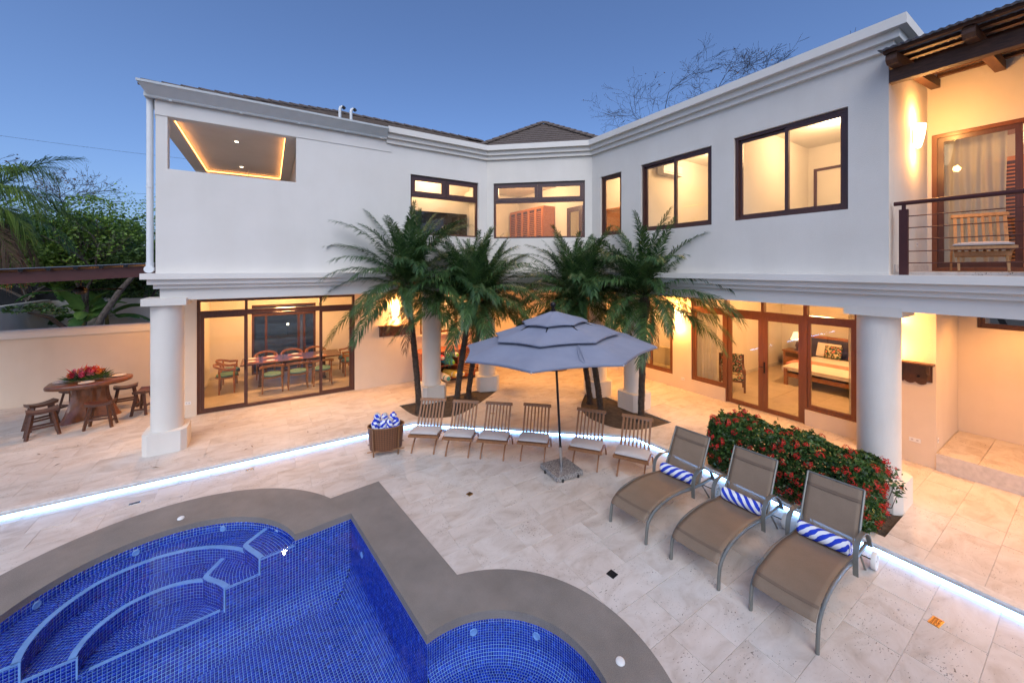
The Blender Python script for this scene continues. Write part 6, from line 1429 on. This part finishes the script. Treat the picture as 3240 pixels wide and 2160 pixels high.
def bare_tree(px, py, depth, wtop, label, seed, leaves=0, lean=(0, 0), levels=6, hs=1.22):
    c = camw(px, py, depth); t = thing('bare_tree', label, 'tree', (c.x, c.y, -.06), 0, 'leafless trees behind the house')
    _, tips = branch_tree('branches', (0, 0, 0), c.z * hs, wtop, levels, seed, 'twig', t, lean, .20, (3, 4), .06, .011, .36, 3, .70)
    if leaves:
        rg = np.random.default_rng(seed); T = np.array([tuple(p) for p in tips]); leaf_cloud('dry_leaves', T[rg.integers(0, len(T), leaves)] + rg.normal(0, .12, (leaves, 3)), .16, .3, 'dry_leaf', t, seed)
bare_tree(1480, 235, 26, 1.45, 'leafless fine twigged tree above the splayed wall', 31, 250, (0, 0), 7, 1.5)
bare_tree(1650, 185, 25, 1.4, 'leafless tree behind the parapet above the two leaf window', 32, 300, (0, 0), 7, 1.12)
bare_tree(1770, 150, 27, .9, 'leafless tree behind the parapet above the widest upper window', 33, 500, (.05, -.05), 6, 1.0)
bare_tree(1960, 75, 24, .9, 'sparse tree tips behind the parapet end by the balcony roof', 34, 500, (0, 0), 6, .86)
bare_tree(2310, 10, 24, .9, 'sparse tree tips above the balcony roof corner', 36, 500, (0, 0), 6, .86)
bare_tree(250, 400, 26, 1.0, 'leafless tree beyond the garden wall, left of the downpipe', 35, 900)
# ---- arching palms at the frame edge
LF = [frond_mesh('frond', 3.6, e0, bd_, 70, .85, .016, mt_, 70 + i, .55, .022, .12, .10, 0, (55, 20)) for i, (e0, bd_, mt_) in enumerate(((75, 70, 'palm_leaf'), (55, 100, 'palm_leaf'), (30, 100, 'palm_leaf'), (10, 70, 'palm_leaf')))]
LY = [frond_mesh('frond', 2.2, e0, bd_, 54, .70, .014, mt_, 80 + i, .9, .016, .02, .10, .0, (50, 18)) for i, (e0, bd_, mt_) in enumerate(((70, 90, 'yellow_palm_leaf'), (45, 110, 'yellow_palm_leaf'), (15, 95, 'yellow_palm_leaf'), (-20, 70, 'dry_leaf')))]
def big_palm(c, label, lib, nf, seed, ztrunk=0):
    rr = random.Random(seed); t = thing('feather_palm', label, 'palm tree', (c.x, c.y, -.06)); h = c.z + .06
    palm_trunk('trunk', [(0, 0, 0), (.1, .05, h * .5), (0, 0, h)], .12, .10, 'bark_grey', t, False, seed, 14)
    for i in range(nf):
        u = i / nf; az = i * 2.39996 + rr.uniform(-.2, .2); inst('frond', lib[min(len(lib) - 1, int(u * len(lib)))], t, (0, 0, h), (rr.uniform(-.2, .2), 0, az), rr.uniform(.85, 1.1))
big_palm(camw(-60, 500, 13), 'dark arching feather palm above the garden trees', LF, 16, 91)
big_palm(camw(-110, 470, 9.5), 'yellow green drooping palm at the very edge of view', LY, 20, 92)
# ---- banana plants
def banana_leaf(L, w, e0, bend, seed):
    rr = random.Random(seed); n = 14; m = 4; P = [Vector((0, 0, 0))]; A = []
    for i in range(n): a = R(e0 - bend * (i / n) ** 1.2); A.append(a); P.append(P[-1] + Vector((math.cos(a), 0, math.sin(a))) * (L / n))
    V = []; F = []
    for i, p in enumerate(P):
        u = i / n; ww = w * (math.sin(math.pi * min(1, (u * .93 + .05))) ** .55) if u > .16 else .02
        for k in range(-m, m + 1):
            s_ = k / m; V.append((p.x + .02 * abs(s_) * rr.uniform(-1, 1), s_ * ww, p.z - abs(s_) ** 1.6 * ww * .45 + (.015 * rr.uniform(-1, 1) if abs(k) == m else 0) + (.0 if k else -.012)))
    q = 2 * m + 1
    for i in range(n):
        for k in range(2 * m):
            if k in (0, 2 * m - 1) and rr.random() < .16: continue
            F.append((i * q + k, i * q + k + 1, (i + 1) * q + k + 1, (i + 1) * q + k))
    me = bpy.data.meshes.new('leaf'); me.from_pydata(V, [], F); me.materials.append(M['banana_leaf']); me.polygons.foreach_set('use_smooth', [True] * len(F)); me.update(); return me
BLM = [banana_leaf(1.5, .24, e0, bd_, i) for i, (e0, bd_) in enumerate(((75, 60), (55, 90), (40, 100), (20, 80)))]
def banana(px, py, depth, h, label, seed, nl=8):
    c = camw(px, py, depth); rr = random.Random(seed); t = thing('banana_plant', label, 'banana plant', (c.x, c.y, -.06), 0, 'banana plants behind the garden wall')
    MB().tube([(0, 0, 0), (.03, .02, h * .5), (0, 0, h)], [.11, .085, .05], 12).build('stem', M['banana_stem'], t, True)
    for i in range(nl): inst('leaf', BLM[i * 4 // nl], t, (0, 0, h - .05 - .1 * (i / nl)), (rr.uniform(-.3, .3), 0, i * 2.2 + rr.uniform(-.4, .4)), rr.uniform(.8, 1.15))
banana(190, 740, 15.5, 1.75, 'banana plant with broad torn leaves, middle of the clump', 41, 9); banana(245, 745, 16.5, 1.6, 'banana plant on the house side of the clump', 42); banana(138, 745, 17, 2.6, 'tall banana plant with yellowish stem below the ceiling fan', 43, 9); banana(215, 745, 18.5, 2.3, 'banana plant at the back of the clump', 44)
# leaning trunks and a low shrub over the wall
c = camw(205, 745, 14.6); lt = thing('leaning_tree', 'dark leaning tree trunk in front of the banana plants', 'tree', (c.x, c.y, -.06)); MB().tube([(0, 0, 0), (.25, .2, 1.6), (.75, .45, 2.7), (1.25, .6, 3.5)], [.13, .11, .10, .07], 10).build('trunk', M['bark_grey'], lt, True)
leaf_cloud('crown', blob_points(2500, [(1.3, .7, 3.7), (1.7, .5, 4.1), (.9, .8, 3.9)], [(.7, .7, .45)] * 3, 3), .12, .3, 'dark_leaf', lt, 3)
c = camw(85, 720, 12.8); sh = thing('garden_shrub', 'glossy leaved shrub on a bent trunk just above the garden wall', 'shrub', (c.x, c.y, -.06)); MB().tube([(.9, .2, 0), (.7, .1, 1.4), (.3, 0, c.z - .1), (-.2, 0, c.z + .1)], [.10, .09, .07, .03], 8).build('trunk', M['bark'], sh, True)
leaf_cloud('crown', blob_points(420, [(-.45, 0, c.z + .22), (.05, .1, c.z + .28), (.4, 0, c.z + .12)], [(.36, .3, .13)] * 3, 5), .12, .26, 'dark_leaf', sh, 5)
# ---- flowering hedge
hg = thing('flowering_hedge', 'clipped green hedge dotted with red flower clusters behind the loungers', 'hedge', (0, 0, 0))
def hedge_surface(u, v, w):                              # rounded box, uneven
    return u
rg = np.random.default_rng(5); K = 26000
HX0, HX1, HY0, HY1, HZ = 6.46, 7.38, 1.68, 3.92, .86
P = rg.random((K, 3)); ax = rg.integers(0, 5, K); sh_ = np.abs(rg.normal(0, .05, K))
P[ax == 0, 0] = sh_[ax == 0]; P[ax == 1, 0] = 1 - sh_[ax == 1]; P[ax == 2, 1] = sh_[ax == 2] * .45; P[ax == 3, 1] = 1 - sh_[ax == 3] * .45; P[ax == 4, 2] = 1 - sh_[ax == 4]
X = P[:, 0] * 2 - 1; Y = P[:, 1] * 2 - 1; Z = P[:, 2]
rx = np.sqrt(np.clip(1 - .28 * np.abs(Z * 2 - 1) ** 3, .3, 1)) * (1 - .12 * np.abs(Y) ** 6); wob = .05 * np.sin(P[:, 1] * 23) + .04 * np.sin(P[:, 1] * 41 + P[:, 2] * 9)
px_ = (HX0 + HX1) / 2 + X * (HX1 - HX0) / 2 * rx * (1 + wob); py_ = (HY0 + HY1) / 2 + Y * (HY1 - HY0) / 2 * (1 - .06 * np.abs(X) ** 3); pz_ = .04 + Z * HZ * (1 - .16 * np.abs(X) ** 4 - .10 * np.abs(Y) ** 8) * (1 + .05 * np.sin(P[:, 1] * 17 + 1) + .03 * np.sin(P[:, 0] * 11))
C = np.stack([px_, py_, pz_], 1); leaf_cloud('foliage', C, .075, .22, 'hedge_leaf', hg, 6)
rs_ = np.random.default_rng(77); sh_c = []
for _ in range(90):                                      # shoots that escaped the shears
    i_ = rs_.integers(0, K)
    if C[i_, 2] < .55: continue
    d_ = rs_.normal(size=3) * .25 + np.array([0, 0, 1.0]); L_ = rs_.uniform(.05, .13)
    for q_ in range(14): sh_c.append(C[i_] + d_ * L_ * q_ / 13 + rs_.normal(0, .018, 3))
leaf_cloud('shoots', np.array(sh_c), .07, .22, 'hedge_leaf', hg, 8)['kind'] = 'stuff'
stm = MB(); rr = random.Random(9)
for _ in range(70):
    x, y = rr.uniform(6.85, 7.25), rr.uniform(1.8, 3.85); stm.tube([(x, y, -.03), (x + rr.uniform(-.1, .1), y + rr.uniform(-.1, .1), .3), (x + rr.uniform(-.3, .3), y + rr.uniform(-.2, .2), .7)], [.010, .007, .004], 5)
stm.build('stems', M['bark'], hg)
def cluster(seed):
    rr = random.Random(seed); mb = MB()
    for _ in range(34):
        d = Vector((rr.gauss(0, 1), rr.gauss(0, 1), abs(rr.gauss(0, .7)) + .15)).normalized(); c = d * rr.uniform(.03, .055); s_ = d.cross(Vector((rr.random(), rr.random(), rr.random()))).normalized(); t_ = d.cross(s_)
        for k in range(2):
            a_, b_ = (s_, t_) if k == 0 else ((s_ + t_).normalized(), (s_ - t_).normalized()); w = .013; mb.add([c - a_ * w, c + b_ * w * .35, c + a_ * w, c - b_ * w * .35], [(0, 1, 2, 3)])
    return mb.mesh('flower_cluster', M['red_petal'])
CLM = [cluster(i) for i in range(5)]
ids = [i for i in range(K) if (C[i, 0] < 6.62 or C[i, 2] > .74 or C[i, 1] < 1.78) and C[i, 2] > .12]; rr = random.Random(12); cnt = 0; picked = []
for i in rr.sample(ids, 2000):
    p = C[i]
    dens = .75 if p[0] < 6.62 else .35
    if p[2] > .74 and p[0] > 6.75: dens = .18
    if rr.random() > dens or any((p[0] - q[0]) ** 2 + (p[1] - q[1]) ** 2 + (p[2] - q[2]) ** 2 < .010 for q in picked): continue
    picked.append(p); out = Vector((-1 if p[0] < 6.62 else 0, -1 if p[1] < 1.8 else 0, 1 if p[2] > .7 else .3)).normalized(); q_ = out.to_track_quat('Z', 'Y').to_euler()
    inst('flower_cluster', rr.choice(CLM), hg, (p[0] + out.x * .03, p[1] + out.y * .03, p[2] + out.z * .03), tuple(q_), rr.uniform(.85, 1.45)); cnt += 1
    if cnt >= 120: break
for i in range(5):                                       # loose twigs by the column
    y, x = 1.62 + .05 * i, 7.1 + .09 * i; h_ = .35 + .09 * (i % 3); tw = MB().tube([(x - .1, y + .2, .2), (x + .05, y, h_ * .7), (x + .12, y - .06, h_ + .15)], [.006, .005, .003], 5).build('twig', M['bark'], hg)
    leaf_cloud('leaves', np.random.default_rng(i).normal(0, .05, (26, 3)) + np.array([x + .10, y - .05, h_ + .10]), .07, .22, 'hedge_leaf', hg, 50 + i); inst('flower_cluster', CLM[i % 5], hg, (x + .12, y - .07, h_ + .17), (.3, 0, 0), .7)
# fallen leaves on the paving
fl = MB()
for _ in range(34):
    x, y = rr.uniform(-4, 8.5), rr.uniform(8.8, 11.4); a = rr.uniform(0, 6.3); L = rr.uniform(.03, .09); dx, dy = L * math.cos(a), L * math.sin(a); fl.add([(x - dx, y - dy, .006), (x - dy * .15, y + dx * .15, .012), (x + dx, y + dy, .007), (x + dy * .15, y - dx * .15, .010)], [(0, 1, 2, 3)])
o = fl.build('fallen_leaves', M['dry_leaf']); tag(o, kind='stuff')
# ================================================================== garden walls, carport, far things
gw = thing('garden_wall', 'cream rendered garden wall with rounded grey coping behind the rustic table', 'wall', (0, 0, 0))
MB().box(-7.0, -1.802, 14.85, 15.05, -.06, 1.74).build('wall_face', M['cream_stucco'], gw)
cp = [(-.10, 1.74), (-.10, 1.80), (-.085, 1.87), (-.04, 1.925), (.0, 1.94), (.20, 1.94), (.24, 1.925), (.285, 1.87), (.30, 1.80), (.30, 1.74)]; k = len(cp)
MB().add([(x, 14.85 + y, z) for x in (-7.0, -1.802) for y, z in cp], [tuple(range(k)), tuple(range(2 * k - 1, k - 1, -1))] + [(i, k + i, k + (i + 1) % k, (i + 1) % k) for i in range(k)]).build('coping', M['smooth_render'], gw, True)
fw = thing('boundary_wall', 'plain white boundary wall far beyond the garden wall', 'wall'); MB().box(-8.0, -7.8, 15.6, 24.0, -.06, 2.2).build('wall_face', M['stucco'], fw); MB().box(-8.0, -1.0, 24.0, 24.2, -.06, 2.15).build('wall_return', M['stucco'], fw)
nb = thing('neighbour_building', 'dark grey neighbouring building half hidden by the trees', 'building', (-13.5, 27, 0)); MB().box(-4, 5.2, 0, 5, -.06, 3.2).build('wall', M['black_metal'], nb); MB().box(-4.3, 5.5, -.3, 5.3, 3.2, 3.4).build('roof', M['sheet_metal'], nb)
cpt = thing('table_shelter', 'dark red steel beam roof over the garden table', 'shelter', (0, 0, 0)); zb_ = lambda x: 3.405 + (x + 1.86) * .062
def slopebox(x0, x1, y0, y1, a, b): return MB().add([(x0, y0, zb_(x0) + a), (x1, y0, zb_(x1) + a), (x1, y1, zb_(x1) + a), (x0, y1, zb_(x0) + a), (x0, y0, zb_(x0) + b), (x1, y0, zb_(x1) + b), (x1, y1, zb_(x1) + b), (x0, y1, zb_(x0) + b)], [(0, 3, 2, 1), (4, 5, 6, 7), (0, 1, 5, 4), (1, 2, 6, 5), (2, 3, 7, 6), (3, 0, 4, 7)])
slopebox(-7, -1.86, 10.45, 10.55, -.05, .155).build('front_beam', M['oxide_metal'], cpt); slopebox(-7, -1.86, 14.4, 14.5, -.02, .13).build('back_beam', M['oxide_metal'], cpt)
for i in range(15): x = -2.05 - i * .335; slopebox(x - .03, x + .03, 10.36, 14.6, .157, .205).build('rafter', M['black_metal'], cpt)
slopebox(-7, -1.88, 10.32, 14.65, .207, .222).build('roof_sheet', M['sheet_metal'], cpt); slopebox(-7, -1.88, 10.40, 14.6, .19, .204).build('lining_board', M['beam_wood'], cpt)
for y in (10.5, 14.45): MB().box(-6.95, -6.85, y - .05, y + .05, -.02, 3.08).build('post', M['oxide_metal'], cpt)
fn = thing('ceiling_fan', 'black ceiling fan hanging under the table shelter', 'ceiling fan', (-3.72, 12.9, 3.0)); MB().tube([(0, 0, .02), (0, 0, .44)], .014, 8).build('rod', M['black_metal'], fn); MB().lathe([(0, -.09), (.08, -.085), (.12, -.03), (.12, .03), (.07, .07), (0, .08)], 20).build('motor', M['black_metal'], fn, True)
for k in range(4):
    a = R(20 + 90 * k); MB().add([(.10, -.05, .0), (.68, -.075, -.012), (.70, 0, -.005), (.68, .075, .012), (.10, .05, .01), (.10, -.05, .008), (.68, -.075, -.004), (.70, 0, .003), (.68, .075, .02), (.10, .05, .018)], [(4, 3, 2, 1, 0), (5, 6, 7, 8, 9), (0, 1, 6, 5), (1, 2, 7, 6), (2, 3, 8, 7), (3, 4, 9, 8)]).build('blade', M['black_metal'], fn, False, None, (0, 0, a))
def glamp(c, label, p):
    t = thing('garden_lamp', label, 'garden lamp', (c.x, c.y, -.06), 0, 'small garden lamps'); h = c.z + .06; MB().tube([(0, 0, 0), (0, 0, h - .05)], .015, 8).build('stake', M['black_metal'], t); MB().lathe([(.0, h + .10), (.10, h + .07), (.10, h + .06), (0, h + .07)], 16).build('hood', M['black_metal'], t, True); MB().sphere((0, 0, h), .06, 12, 8).build('globe', M['downlight_glow'], t, True); lamp('bulb', 'POINT', (0, 0, h + .0), p, t, WARM, .06)
glamp(camw(302, 731, 19), 'glowing garden lamp behind the wall near the column', 28); glamp(camw(661, 744, 20.5), 'glowing garden lamp seen through the dining room', 10)
def cable(a, b, sag, label): 
    P = [a.lerp(b, i / 24) - Vector((0, 0, sag * 4 * (i / 24) * (1 - i / 24))) for i in range(25)]; o = MB().tube(P, .012, 5).build('power_line', M['black_plastic']); tag(o, label, 'cable', 'overhead cables beyond the garden')
cable(camw(-200, 283, 34), camw(700, 392, 42), .3, 'single thin cable high across the sky beside the house'); cable(camw(-200, 420, 34), camw(700, 455, 42), .2, 'upper one of the thin cables behind the leafless tree'); cable(camw(-200, 448, 34), camw(700, 470, 42), .2, 'lower one of the thin cables behind the leafless tree')
